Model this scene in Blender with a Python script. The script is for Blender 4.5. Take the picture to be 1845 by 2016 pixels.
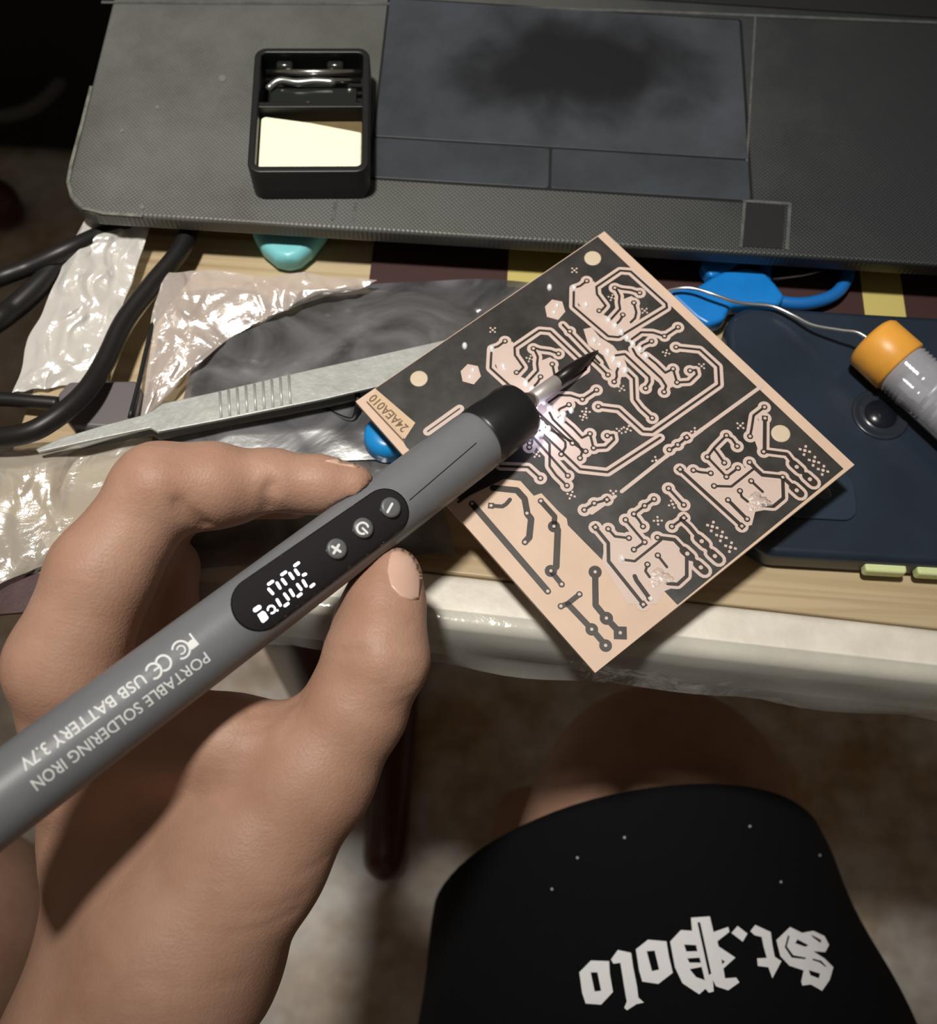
import bpy, bmesh, math, random
import numpy as np
from mathutils import Vector, Matrix, noise
from mathutils.bvhtree import BVHTree
from mathutils.geometry import delaunay_2d_cdt

for o in list(bpy.data.objects): bpy.data.objects.remove(o)
scene = bpy.context.scene
COL = scene.collection
random.seed(7)
rng = np.random.default_rng(7)

# ---------------------------------------------------------------- camera
FPX, CX, CY = 2000.0, 922.5, 1008.0
TH, RO, CAMZ = math.radians(65), math.radians(4), 0.276
FW = np.array([0, math.cos(TH), -math.sin(TH)])
_U0 = np.array([0, math.sin(TH), math.cos(TH)]); _R0 = np.array([1.0, 0, 0])
RT = math.cos(RO)*_R0 + math.sin(RO)*_U0
UP = -math.sin(RO)*_R0 + math.cos(RO)*_U0
CP = np.array([0, 0, CAMZ])
cam = bpy.data.cameras.new('camera'); camo = bpy.data.objects.new('camera', cam); COL.objects.link(camo)
M = Matrix(((RT[0], UP[0], -FW[0], CP[0]), (RT[1], UP[1], -FW[1], CP[1]), (RT[2], UP[2], -FW[2], CP[2]), (0, 0, 0, 1)))
camo.matrix_world = M
cam.sensor_fit = 'HORIZONTAL'; cam.sensor_width = 36.0; cam.lens = FPX/1845*36.0
cam.clip_start = 0.005; cam.clip_end = 20
cam.dof.use_dof = True; cam.dof.focus_distance = 0.27; cam.dof.aperture_fstop = 16
scene.camera = camo

# ---------------------------------------------------------------- world, lights, exposure
w = bpy.data.worlds.new('world'); scene.world = w; w.use_nodes = True
bg = w.node_tree.nodes['Background']; bg.inputs[0].default_value = (1.0, 0.82, 0.64, 1); bg.inputs[1].default_value = 0.095
LAMP = (-0.21, 0.115, 1.25)
ld = bpy.data.lights.new('ceiling_lamp', 'SPOT'); ld.shadow_soft_size = 0.06; ld.energy = 76; ld.color = (1.0, 0.955, 0.88)
ld.spot_size = math.radians(30); ld.spot_blend = 1.0
lo = bpy.data.objects.new('ceiling_lamp', ld); COL.objects.link(lo); lo.location = LAMP
lo.rotation_euler = (Vector((-0.03, 0.215, 0)) - Vector(LAMP)).to_track_quat('-Z', 'Y').to_euler()
scene.view_settings.view_transform = 'Standard'; scene.view_settings.look = 'None'
scene.view_settings.gamma = 1; scene.view_settings.use_curve_mapping = False
scene.view_settings.exposure = 0.0

# ---------------------------------------------------------------- pixel helpers
def ray(px, py): return FW + RT*(px-CX)/FPX - UP*(py-CY)/FPX
def D(px, py, d): return CP + d*ray(px, py)                    # point at camera depth d
def Z(px, py, z):                                              # point at world height z
    v = ray(px, py); return CP + v*(z-CAMZ)/v[2]
def c2w(P):                                                    # camera-space metres -> world
    P = np.asarray(P); return CP + P[..., 0:1]*RT + P[..., 1:2]*UP - P[..., 2:3]*FW
def cs(px, py, d): return np.array([(px-CX)*d/FPX, -(py-CY)*d/FPX, -d])

# ---------------------------------------------------------------- materials
MATS = {}
def nt(m): return m.node_tree.nodes, m.node_tree.links
def mat(name, col, rough=0.5, metal=0.0, var=0.0, scale=40, bump=0.0, bscale=200, spec=0.5, coat=0.0, emit=0.0, sss=0.0, col2=None, trans=0.0, ior=1.45, rvar=0.0):
    if name in MATS: return MATS[name]
    m = bpy.data.materials.new(name); m.use_nodes = True; N, L = nt(m)
    b = N['Principled BSDF']
    b.inputs['Base Color'].default_value = (*col, 1); b.inputs['Roughness'].default_value = rough
    b.inputs['Metallic'].default_value = metal; b.inputs['Specular IOR Level'].default_value = spec
    b.inputs['Coat Weight'].default_value = coat; b.inputs['IOR'].default_value = ior
    b.inputs['Transmission Weight'].default_value = trans
    if sss: 
        b.inputs['Subsurface Weight'].default_value = sss; b.inputs['Subsurface Radius'].default_value = (1, .35, .2); b.inputs['Subsurface Scale'].default_value = 0.004
    if emit:
        b.inputs['Emission Color'].default_value = (*col, 1); b.inputs['Emission Strength'].default_value = emit
    tc = N.new('ShaderNodeTexCoord')
    if var:
        n = N.new('ShaderNodeTexNoise'); n.inputs['Scale'].default_value = scale; n.inputs['Detail'].default_value = 6
        n.inputs['Roughness'].default_value = 0.6
        L.new(tc.outputs['Object'], n.inputs['Vector'])
        r = N.new('ShaderNodeValToRGB'); c2 = col2 or tuple(c*(1-var) for c in col)
        r.color_ramp.elements[0].position = 0.3; r.color_ramp.elements[1].position = 0.7
        r.color_ramp.elements[0].color = (*c2, 1); r.color_ramp.elements[1].color = (*col, 1)
        L.new(n.outputs['Fac'], r.inputs['Fac']); L.new(r.outputs['Color'], b.inputs['Base Color'])
        if rvar:
            mr = N.new('ShaderNodeMapRange'); mr.inputs['To Min'].default_value = rough-rvar; mr.inputs['To Max'].default_value = rough+rvar
            L.new(n.outputs['Fac'], mr.inputs['Value']); L.new(mr.outputs['Result'], b.inputs['Roughness'])
    if bump:
        n = N.new('ShaderNodeTexNoise'); n.inputs['Scale'].default_value = bscale; n.inputs['Detail'].default_value = 4
        L.new(tc.outputs['Object'], n.inputs['Vector'])
        bp = N.new('ShaderNodeBump'); bp.inputs['Strength'].default_value = bump; bp.inputs['Distance'].default_value = 0.001
        L.new(n.outputs['Fac'], bp.inputs['Height']); L.new(bp.outputs['Normal'], b.inputs['Normal'])
    MATS[name] = m; return m
def film(name, tint=(0.95, 0.95, 0.95), body=(0.8, 0.78, 0.74), dens=0.25, gloss=0.25, rough=0.12, bump=0.3, bscale=60, mott=0.0):
    """thin plastic film: clear, partly milky, with a glossy skin"""
    m = bpy.data.materials.new(name); m.use_nodes = True; N, L = nt(m)
    N.remove(N['Principled BSDF']); out = N['Material Output']
    tr = N.new('ShaderNodeBsdfTransparent'); tr.inputs[0].default_value = (*tint, 1)
    df = N.new('ShaderNodeBsdfDiffuse'); df.inputs[0].default_value = (*body, 1)
    gl = N.new('ShaderNodeBsdfGlossy'); gl.inputs['Roughness'].default_value = rough; gl.inputs[0].default_value = (1, 1, 1, 1)
    tc = N.new('ShaderNodeTexCoord'); n = N.new('ShaderNodeTexNoise'); n.inputs['Scale'].default_value = bscale; n.inputs['Detail'].default_value = 5
    n.inputs['Distortion'].default_value = 1.5
    L.new(tc.outputs['Object'], n.inputs['Vector'])
    bp = N.new('ShaderNodeBump'); bp.inputs['Strength'].default_value = bump; bp.inputs['Distance'].default_value = 0.0012
    L.new(n.outputs['Fac'], bp.inputs['Height']); L.new(bp.outputs['Normal'], gl.inputs['Normal'])
    m1 = N.new('ShaderNodeMixShader'); m1.inputs[0].default_value = dens; L.new(tr.outputs[0], m1.inputs[1]); L.new(df.outputs[0], m1.inputs[2])
    if mott:
        n3 = N.new('ShaderNodeTexNoise'); n3.inputs['Scale'].default_value = 32; n3.inputs['Detail'].default_value = 5; n3.inputs['Distortion'].default_value = 2.0; L.new(tc.outputs['Object'], n3.inputs['Vector'])
        r3 = N.new('ShaderNodeValToRGB'); r3.color_ramp.elements[0].position = .35; r3.color_ramp.elements[1].position = .72
        r3.color_ramp.elements[0].color = tuple(c*(1-mott) for c in body)+(1,); r3.color_ramp.elements[1].color = tuple(min(1, c*(1+1.6*mott)) for c in body)+(1,)
        L.new(n3.outputs['Fac'], r3.inputs['Fac']); L.new(r3.outputs['Color'], df.inputs[0])
    fr = N.new('ShaderNodeFresnel'); fr.inputs['IOR'].default_value = 1.5; L.new(bp.outputs['Normal'], fr.inputs['Normal'])
    ad = N.new('ShaderNodeMath'); ad.operation = 'MULTIPLY_ADD'; ad.inputs[1].default_value = 1.0; ad.inputs[2].default_value = gloss; L.new(fr.outputs[0], ad.inputs[0])
    m2 = N.new('ShaderNodeMixShader'); L.new(ad.outputs[0], m2.inputs[0]); L.new(m1.outputs[0], m2.inputs[1]); L.new(gl.outputs[0], m2.inputs[2])
    L.new(m2.outputs[0], out.inputs[0]); MATS[name] = m; return m

# ---------------------------------------------------------------- object helpers
def wl(o):
    v = Vector(o.location)
    while o.parent: o = o.parent; v += o.location
    return v
def tag(o, label=None, cat=None, group=None, kind=None):
    if label: o['label'] = label
    if cat: o['category'] = cat
    if group: o['group'] = group
    if kind: o['kind'] = kind
    return o
def thing(name, loc, label, cat, group=None):
    o = bpy.data.objects.new(name, None); COL.objects.link(o); o.location = Vector([float(c) for c in loc]); o.empty_display_size = 0.01
    return tag(o, label, cat, group)
def obj(name, verts, faces, m, parent=None, smooth=False, base=False):
    V = np.asarray(verts, float); c = V.mean(0)
    if base: c[2] = V[:, 2].min()
    me = bpy.data.meshes.new(name); me.from_pydata([tuple(v) for v in (V-c)], [], [tuple(int(i) for i in f) for f in faces]); me.update()
    if smooth: me.polygons.foreach_set('use_smooth', [True]*len(me.polygons))
    if m: me.materials.append(m)
    o = bpy.data.objects.new(name, me); COL.objects.link(o)
    loc = Vector(c)
    if parent: o.parent = parent; loc = loc - wl(parent)
    o.location = loc
    return o
def bm_obj(name, bm, m, parent=None, smooth=False, base=False):
    bm.verts.ensure_lookup_table(); bm.verts.index_update()
    V = [v.co[:] for v in bm.verts]; F = [[v.index for v in f.verts] for f in bm.faces]
    bm.free(); return obj(name, V, F, m, parent, smooth, base)
def weld(o, bev=0.0, seg=2, angle=35, sub=0, solid=0.0, off=-1):
    if solid:
        s = o.modifiers.new('solid', 'SOLIDIFY'); s.thickness = solid; s.offset = off
    if bev:
        b = o.modifiers.new('bevel', 'BEVEL'); b.width = bev; b.segments = seg; b.limit_method = 'ANGLE'; b.angle_limit = math.radians(angle)
        for p in o.data.polygons: p.use_smooth = True
        wn = o.modifiers.new('wn', 'WEIGHTED_NORMAL'); wn.keep_sharp = True
    if sub:
        s = o.modifiers.new('sub', 'SUBSURF'); s.levels = sub; s.render_levels = sub
    return o
def frame(o, ax):   # orthonormal frame around axis
    a = np.asarray(ax, float); a = a/np.linalg.norm(a)
    t = np.array([0, 0, 1.0]) if abs(a[2]) < .9 else np.array([1.0, 0, 0])
    u = np.cross(t, a); u /= np.linalg.norm(u); return a, u, np.cross(a, u)
def catmull(P, n=10, closed=False):
    P = [np.asarray(p, float) for p in P]; out = []
    m = len(P)
    for i in range(m if closed else m-1):
        p0 = P[i-1] if (i > 0 or closed) else 2*P[0]-P[1]; p1 = P[i]; p2 = P[(i+1) % m]
        p3 = P[(i+2) % m] if (i+2 < m or closed) else 2*P[-1]-P[-2]
        for k in range(n):
            t = k/n
            out.append(.5*((2*p1)+(-p0+p2)*t+(2*p0-5*p1+4*p2-p3)*t*t+(-p0+3*p1-3*p2+p3)*t**3))
    if not closed: out.append(P[-1])
    return out
def tube(P, r, seg=10, caps=True, flat=None):
    """tube geometry along world points; r scalar or list; flat=(fu,fz): squash"""
    P = [np.asarray(p, float) for p in P]; n = len(P)
    R = [r]*n if np.isscalar(r) else list(r)
    V = []; F = []; pu = None
    for i in range(n):
        t = P[min(i+1, n-1)]-P[max(i-1, 0)]; t /= (np.linalg.norm(t)+1e-12)
        if pu is None: _, u, v = frame(None, t)
        else:
            u = pu - t*(pu@t); u /= np.linalg.norm(u); v = np.cross(t, u)
        pu = u
        for k in range(seg):
            a = 2*math.pi*k/seg
            V.append(P[i]+R[i]*(u*math.cos(a)+v*math.sin(a)))
    for i in range(n-1):
        for k in range(seg):
            F.append([i*seg+k, i*seg+(k+1) % seg, (i+1)*seg+(k+1) % seg, (i+1)*seg+k])
    if caps: F.append(list(range(seg))[::-1]); F.append([(n-1)*seg+k for k in range(seg)])
    return V, F
def lathe(o, ax, prof, seg=40, closed=False):
    """prof: list of (t along axis, radius)"""
    a, u, v = frame(None, ax); o = np.asarray(o, float); V = []; F = []
    for t, r in prof:
        for k in range(seg):
            g = 2*math.pi*k/seg; V.append(o+a*t+(u*math.cos(g)+v*math.sin(g))*r)
    n = len(prof)
    for i in range(n-1 if not closed else n):
        j = (i+1) % n
        for k in range(seg): F.append([i*seg+k, i*seg+(k+1) % seg, j*seg+(k+1) % seg, j*seg+k])
    if not closed:
        if prof[0][1] > 1e-6: F.append(list(range(seg))[::-1])
        if prof[-1][1] > 1e-6: F.append([(n-1)*seg+k for k in range(seg)])
    return V, F
def prism(poly, down):
    """poly: list of 3D top points; extruded by vector down"""
    P = [np.asarray(p, float) for p in poly]; n = len(P); d = np.asarray(down, float)
    V = P+[p+d for p in P]; F = [list(range(n)), [n+i for i in range(n)][::-1]]
    for i in range(n): F.append([i, n+i, n+(i+1) % n, (i+1) % n])
    # orient outward
    nrm = np.zeros(3)
    for i in range(n): nrm += np.cross(P[i], P[(i+1) % n])
    if nrm @ d > 0: F = [f[::-1] for f in F]
    return V, F
def rrect(w, h, r, n=6):
    out = []
    for cx, cy, a0 in ((w/2-r, h/2-r, 0), (-w/2+r, h/2-r, 90), (-w/2+r, -h/2+r, 180), (w/2-r, -h/2+r, 270)):
        for k in range(n+1):
            a = math.radians(a0+90*k/n); out.append((cx+r*math.cos(a), cy+r*math.sin(a)))
    return out
class Fr:
    """local frame: origin + x,y,z axes (orthonormal)"""
    def __init__(s, o, x, y, z=None):
        s.o = np.asarray(o, float); s.x = np.asarray(x, float)/np.linalg.norm(x)
        y = np.asarray(y, float); y = y - s.x*(s.x@y); s.y = y/np.linalg.norm(y); s.z = np.cross(s.x, s.y)
    def __call__(s, x, y, z=0): return s.o+s.x*x+s.y*y+s.z*z
    def inv(s, P): q = np.asarray(P)-s.o; return q@s.x, q@s.y, q@s.z
    def hit(s, px, py, z=0):      # pixel -> local xy on plane z
        v = ray(px, py); o = s.o+s.z*z; t = ((o-CP)@s.z)/(v@s.z); return s.inv(CP+v*t)[:2]
def slab(fr, poly, z0, z1):
    """prism in a local frame from poly(x,y) between z0<z1"""
    return prism([fr(x, y, z1) for x, y in poly], fr.z*(z0-z1))
def merge(*gs):
    V = []; F = []
    for v, f in gs:
        b = len(V); V += list(v); F += [[b+i for i in q] for q in f]
    return V, F

# 2D strokes (in any 2D unit) -> list of polygons
def seg_poly(a, b, w):
    a = np.asarray(a, float); b = np.asarray(b, float); d = b-a; L = np.linalg.norm(d)
    if L < 1e-9: return []
    n = np.array([-d[1], d[0]])/L*w/2; return [[a+n, a-n, b-n, b+n]]
def disc(c, r, n=14): return [[(c[0]+r*math.cos(2*math.pi*k/n), c[1]+r*math.sin(2*math.pi*k/n)) for k in range(n)]]
def stroke(P, w, ends=True):
    out = []
    for i in range(len(P)-1): out += seg_poly(P[i], P[i+1], w)
    for i, p in enumerate(P):
        if ends or 0 < i < len(P)-1: out += disc(p, w/2, 10)
    return out
def capsule(a, b, w, n=6):
    a = np.asarray(a, float); b = np.asarray(b, float); g = math.atan2(b[1]-a[1], b[0]-a[0]); out = []
    for c, s in ((b, -90), (a, 90)):
        for k in range(n+1):
            t = g+math.radians(s+180*k/n); out.append((c[0]+w/2*math.cos(t), c[1]+w/2*math.sin(t)))
    return out
def union2d(polys):
    """arrangement of overlapping 2D polygons as one non-overlapping triangle mesh"""
    A = np.array([p for q in polys for p in q], float); o = A.mean(0); sc_ = 1.0/max(1e-9, np.abs(A-o).max())
    vs = []; fs = []
    for q in polys: b0 = len(vs); vs += [Vector(((p[0]-o[0])*sc_, (p[1]-o[1])*sc_)) for p in q]; fs.append(list(range(b0, b0+len(q))))
    r = delaunay_2d_cdt(vs, [], fs, 1, 1e-6)
    V = [(v.x/sc_+o[0], v.y/sc_+o[1]) for v in r[0]]; F = []
    for f in r[2]:
        a, b, c = (np.array(V[i]) for i in f[:3]); k = (b-a)[0]*(c-a)[1]-(b-a)[1]*(c-a)[0]; F.append(list(f) if k > 0 else list(f)[::-1])
    return V, F
def flat_geo(polys, fr, z):
    if len(polys) > 1:
        V, F = union2d(polys); return [fr(x, y, z) for x, y in V], F
    V = []; F = []
    for p in polys:
        b = len(V); V += [fr(x, y, z) for x, y in p]
        ar = sum(p[i][0]*p[(i+1) % len(p)][1]-p[(i+1) % len(p)][0]*p[i][1] for i in range(len(p)))
        ix = list(range(b, b+len(p))); F.append(ix if ar > 0 else ix[::-1])
    return V, F
def tri2d(loops, step):
    """triangulate outline (first) with holes; densified"""
    pts = []; edges = []
    for lp in loops:
        b = len(pts); q = []
        for i in range(len(lp)):
            a = np.array(lp[i], float); c = np.array(lp[(i+1) % len(lp)], float); k = max(1, int(np.linalg.norm(c-a)/step))
            q += [a+(c-a)*j/k for j in range(k)]
        pts += q; edges += [(b+i, b+(i+1) % len(q)) for i in range(len(q))]
    def inside(p, lp):
        c = False; n = len(lp)
        for i in range(n):
            x1, y1 = lp[i]; x2, y2 = lp[i-1]
            if (y1 > p[1]) != (y2 > p[1]) and p[0] < (x2-x1)*(p[1]-y1)/(y2-y1)+x1: c = not c
        return c
    A = np.array(loops[0], float); lo_, hi = A.min(0), A.max(0)
    for x in np.arange(lo_[0]+step/2, hi[0], step):
        for y in np.arange(lo_[1]+step/2, hi[1], step):
            if inside((x, y), loops[0]) and not any(inside((x, y), h) for h in loops[1:]): pts.append(np.array([x, y]))
    r = delaunay_2d_cdt([Vector((float(p[0]), float(p[1]))) for p in pts], edges, [], 0, 1e-6)
    V = [(v.x, v.y) for v in r[0]]; F = []
    for f in r[2]:
        c = np.mean([V[i] for i in f], 0)
        if inside(c, loops[0]) and not any(inside(c, h) for h in loops[1:]): F.append(list(f))
    return V, F
def bvh_of(V, F): return BVHTree.FromPolygons([Vector([float(x) for x in v]) for v in V], [tuple(int(i) for i in f) for f in F])
def stick(V2, F2, bvh, off, fallback=None):
    """put a 2D pixel drawing onto a surface (first surface the pixel's ray meets), lifted by off"""
    out = []; ok = []
    for x, y in V2:
        d = Vector(ray(x, y)).normalized()
        h = bvh.ray_cast(Vector(CP), d)
        if h[0] is None: out.append(None); continue
        nrm = h[1] if h[1].dot(d) < 0 else -h[1]
        out.append(np.array(h[0]+nrm*off))
    F = [f for f in F2 if all(out[i] is not None for i in f)]
    used = sorted({i for f in F for i in f}); mp = {k: j for j, k in enumerate(used)}
    V = [out[i] for i in used]; F = [[mp[i] for i in f] for f in F]
    # face the camera
    G = []
    for f in F:
        n = np.cross(V[f[1]]-V[f[0]], V[f[2]]-V[f[0]]); G.append(f if n@(CP-V[f[0]]) > 0 else f[::-1])
    return V, G
def text_geo(s, bold=0.0):
    c = bpy.data.curves.new('t', 'FONT'); c.body = s; c.size = 1; c.offset = bold; c.resolution_u = 3
    o = bpy.data.objects.new('t', c); COL.objects.link(o)
    dg = bpy.context.evaluated_depsgraph_get(); me = o.evaluated_get(dg).to_mesh()
    V = [(v.co.x, v.co.y) for v in me.vertices]; F = [list(p.vertices) for p in me.polygons]
    bpy.data.objects.remove(o); bpy.data.curves.remove(c)
    return V, F
# ---------------------------------------------------------------- signed-distance bodies
def cone_d(P, a, b, ra, rb):
    a = np.asarray(a); b = np.asarray(b); ba = b-a; t = np.clip(((P-a)@ba)/(ba@ba), 0, 1)
    return np.linalg.norm(P-a-t[..., None]*ba, axis=-1)-(ra+(rb-ra)*t)
def smin(a, b, k):
    h = np.clip(.5+.5*(b-a)/k, 0, 1); return b*(1-h)+a*h-k*h*(1-h)
def chain_d(P, J, k):
    d = None
    for (a, ra), (b, rb) in zip(J[:-1], J[1:]):
        e = cone_d(P, a, b, ra, rb); d = e if d is None else smin(d, e, k)
    return d
def dent(P, pts, amp, sig):
    d = None
    for a, b in zip(pts[:-1], pts[1:]):
        e = cone_d(P, a, b, 0, 0); d = e if d is None else np.minimum(d, e)
    return amp*np.exp(-(d/sig)**2)
def surface_nets(fn, lo_, hi, h):
    lo_ = np.asarray(lo_, float); n = np.ceil((np.asarray(hi)-lo_)/h).astype(int)+1
    ax = [lo_[i]+h*np.arange(n[i]) for i in range(3)]
    f = np.empty(n, np.float32)
    for i0 in range(0, n[0], 16):
        X, Y, Zz = np.meshgrid(ax[0][i0:i0+16], ax[1], ax[2], indexing='ij'); f[i0:i0+16] = fn(np.stack([X, Y, Zz], -1))
    s = f < 0; m = n-1
    acc = np.zeros((*m, 3)); cnt = np.zeros(m)
    def sl(a, o): return a[o[0]:o[0]+m[0], o[1]:o[1]+m[1], o[2]:o[2]+m[2]]
    cor = [(i, j, k) for i in (0, 1) for j in (0, 1) for k in (0, 1)]
    for a in cor:
        for d in range(3):
            if a[d] == 0:
                b = list(a); b[d] = 1
                fa, fb = sl(f, a), sl(f, b); x = sl(s, a) != sl(s, b)
                t = np.where(x, fa/np.where(x, fa-fb, 1), 0)
                p = np.zeros((*m, 3)); p[...] = a; p[..., d] = t
                acc += p*x[..., None]; cnt += x
    act = cnt > 0; idx = -np.ones(m, int); idx[act] = np.arange(act.sum())
    I = np.argwhere(act); V = lo_+h*(I+acc[act]/cnt[act][:, None])
    F = []
    for d in range(3):
        e1, e2 = [(1, 2), (2, 0), (0, 1)][d]
        sh = list(n); sh[d] -= 1
        a = s[tuple(slice(0, -1) if i == d else slice(None) for i in range(3))]; b = s[tuple(slice(1, None) if i == d else slice(None) for i in range(3))]
        E_ = np.argwhere(a != b); E_ = E_[(E_[:, e1] > 0) & (E_[:, e2] > 0) & (E_[:, e1] < m[e1]) & (E_[:, e2] < m[e2])]
        q = []
        for o1, o2 in ((1, 1), (0, 1), (0, 0), (1, 0)):
            c = E_.copy(); c[:, e1] -= o1; c[:, e2] -= o2; q.append(idx[c[:, 0], c[:, 1], c[:, 2]])
        q = np.stack(q, 1); fl = ~a[E_[:, 0], E_[:, 1], E_[:, 2]]; q[fl] = q[fl][:, ::-1]
        F.append(q)
    F = np.concatenate(F); F = F[(F >= 0).all(1)]
    return V, F

# ================================================================ SETTING
FLOORZ = -0.53
def floor_mat():
    m = bpy.data.materials.new('floor_stone'); m.use_nodes = True; N, L = nt(m); b = N['Principled BSDF']
    tc = N.new('ShaderNodeTexCoord')
    n = N.new('ShaderNodeTexNoise'); n.inputs['Scale'].default_value = 9; n.inputs['Detail'].default_value = 7; n.inputs['Roughness'].default_value = .65
    n2 = N.new('ShaderNodeTexNoise'); n2.inputs['Scale'].default_value = 60; n2.inputs['Detail'].default_value = 5
    L.new(tc.outputs['Object'], n.inputs['Vector']); L.new(tc.outputs['Object'], n2.inputs['Vector'])
    r = N.new('ShaderNodeValToRGB'); e = r.color_ramp.elements
    e[0].position = .36; e[0].color = (.36, .235, .12, 1); e[1].position = .62; e[1].color = (.62, .60, .57, 1)
    L.new(n.outputs['Fac'], r.inputs['Fac'])
    mx = N.new('ShaderNodeMix'); mx.data_type = 'RGBA'; mx.blend_type = 'OVERLAY'; mx.inputs[0].default_value = .45
    L.new(r.outputs['Color'], mx.inputs[6]); L.new(n2.outputs['Fac'], mx.inputs[7]); L.new(mx.outputs[2], b.inputs['Base Color'])
    b.inputs['Roughness'].default_value = .45
    return m
fl = obj('floor', [(-3, -2, FLOORZ), (3, -2, FLOORZ), (3, 4, FLOORZ), (-3, 4, FLOORZ)], [[0, 1, 2, 3]], floor_mat()); tag(fl, 'mottled brown and grey stone floor', None, None, 'structure')

# ---------------------------------------------------------------- table
wood = bpy.data.materials.new('tan_wood'); wood.use_nodes = True
N, L = nt(wood); b = N['Principled BSDF']; tc = N.new('ShaderNodeTexCoord'); mp = N.new('ShaderNodeMapping'); mp.inputs['Scale'].default_value = (3, 60, 20)
n = N.new('ShaderNodeTexNoise'); n.inputs['Scale'].default_value = 2.2; n.inputs['Detail'].default_value = 6; n.inputs['Distortion'].default_value = .6
r = N.new('ShaderNodeValToRGB'); e = r.color_ramp.elements; e[0].position = .32; e[0].color = (.30, .20, .10, 1); e[1].position = .58; e[1].color = (.50, .40, .25, 1)
L.new(tc.outputs['Object'], mp.inputs['Vector']); L.new(mp.outputs['Vector'], n.inputs['Vector']); L.new(n.outputs['Fac'], r.inputs['Fac']); L.new(r.outputs['Color'], b.inputs['Base Color'])
b.inputs['Roughness'].default_value = .35
TF = Fr(Z(-60, 1130, 0), Z(1845, 1330, 0)-Z(830, 1215, 0), (0, 1, 0))
_yf = TF.hit(1200, 1258)[1]           # front edge in table frame
TF = Fr(TF(0, _yf, 0), TF.x, TF.y)
TW, TD = 0.95, 0.62
table = thing('table', TF(TW/2, TD/2, FLOORZ), 'low wooden work table with a white edge strip and dark round legs', 'table')
weld(obj('table_top', *slab(TF, [(0, .0145), (TW, .0145), (TW, TD), (0, TD)], -.028, 0), wood, table), .0008)
trimm = mat('white_edging', (.78, .74, .66), .45, var=.5, scale=70, col2=(.62, .58, .50), bump=.25, bscale=300)
weld(obj('edge_trim', *slab(TF, [(-.002, -.002), (TW, -.002), (TW, .0145), (-.002, .0145)], -.029, .0004), trimm, table), .003, 3)
legm = mat('dark_varnish', (.085, .030, .020), .28, var=.4, scale=30, spec=.6)
def leg(p, d, L):
    return lathe(p, d, [(0, .001), (.0008, .009), (.003, .0125), (.007, .0152), (.012, .0162), (.04, .0168), (L*.5, .0175), (L, .0185)], 28)
for fx, fy in ((.04, .08), (TW-.1, .06), (.1, TD-.06), (TW-.1, TD-.06)):
    q = TF(fx, fy, FLOORZ); obj('leg', *leg(q, (0, 0, 1), -.026-FLOORZ), legm, table, True)
pz = FLOORZ+.0165; pa0 = Z(754, 1732, pz); pa1 = Z(790, 1290, pz)
tag(obj('wooden_pole', *lathe(pa0, pa1-pa0, [(0, .0005), (.0012, .007), (.004, .0115), (.009, .0148), (.016, .0162), (.04, .0165), (.45, .0165), (.455, .014)], 32), legm, None, True, True), 'dark brown varnished wooden pole with a rounded end under the table', 'pole')

# plastic film draped over the front edge
fm = film('edge_film', (.90, .91, .90), (.62, .62, .58), .30, .03, .12, .35, 90)
V = []; F = []; nx = 150; prof = [(.003, .0012), (.001, .0013), (-.001, .0010), (-.003, -.0005), (-.0042, -.003), (-.0052, -.006), (-.006, -.009), (-.0068, -.012), (-.0075, -.016)]
for i in range(nx+1):
    x = -.002+(TW-.004)*i/nx
    for j, (y, z) in enumerate(prof):
        q = noise.noise(Vector((x*22, j*.35, 3)))*(.0006+.0006*j); 
        zz = z + (noise.noise(Vector((x*14, 9, 1)))*.002 if j == len(prof)-1 else 0)
        V.append(TF(x, y-abs(q)*(j > 2), zz+max(0, q)*.6*(j < 3)))
for i in range(nx):
    for j in range(len(prof)-1):
        a = i*len(prof)+j; F.append([a, a+1, a+1+len(prof), a+len(prof)])
tag(obj('plastic_film', V, F, fm, None, True, True), 'clear plastic film strip hanging over the white table front edge', 'plastic film')

# striped cloth lying under the laptop
def stripes_cloth():
    m = bpy.data.materials.new('striped_cloth'); m.use_nodes = True; N, L = nt(m); b = N['Principled BSDF']
    tc = N.new('ShaderNodeTexCoord'); sx = N.new('ShaderNodeSeparateXYZ'); L.new(tc.outputs['Object'], sx.inputs[0])
    r = N.new('ShaderNodeValToRGB'); r.color_ramp.interpolation = 'CONSTANT'
    L.new(sx.outputs['X'], r.inputs['Fac']); mr = N.new('ShaderNodeMapRange'); return m, N, L, b, sx, r, mr
m, N, L, b, sx, r, mr = stripes_cloth()
cl0 = Z(728, 540, .001)[0]; cl1 = .55
xs = [Z(px, 520, .001)[0] for px in (1000, 1150, 1680, 1765)]
cxm = (cl0+cl1)/2
mr.inputs['From Min'].default_value = cl0-cxm; mr.inputs['From Max'].default_value = cl1-cxm
L.new(sx.outputs['X'], mr.inputs['Value']); L.new(mr.outputs['Result'], r.inputs['Fac'])
MAR, YEL = (.035, .009, .008, 1), (.50, .42, .13, 1)
e = r.color_ramp.elements; e[0].position = 0; e[0].color = MAR; e[1].position = (xs[0]-cl0)/(cl1-cl0); e[1].color = YEL
st = xs+[xs[3]+(xs[2]-xs[1]), xs[3]+(xs[2]-xs[1])+.014]
for k, x in enumerate(st[1:]):
    q = e.new((x-cl0)/(cl1-cl0)); q.color = MAR if k % 2 == 0 else YEL
L.new(r.outputs['Color'], b.inputs['Base Color']); b.inputs['Roughness'].default_value = .7
y0, y1 = Z(1200, 600, .001)[1], .40
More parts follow.
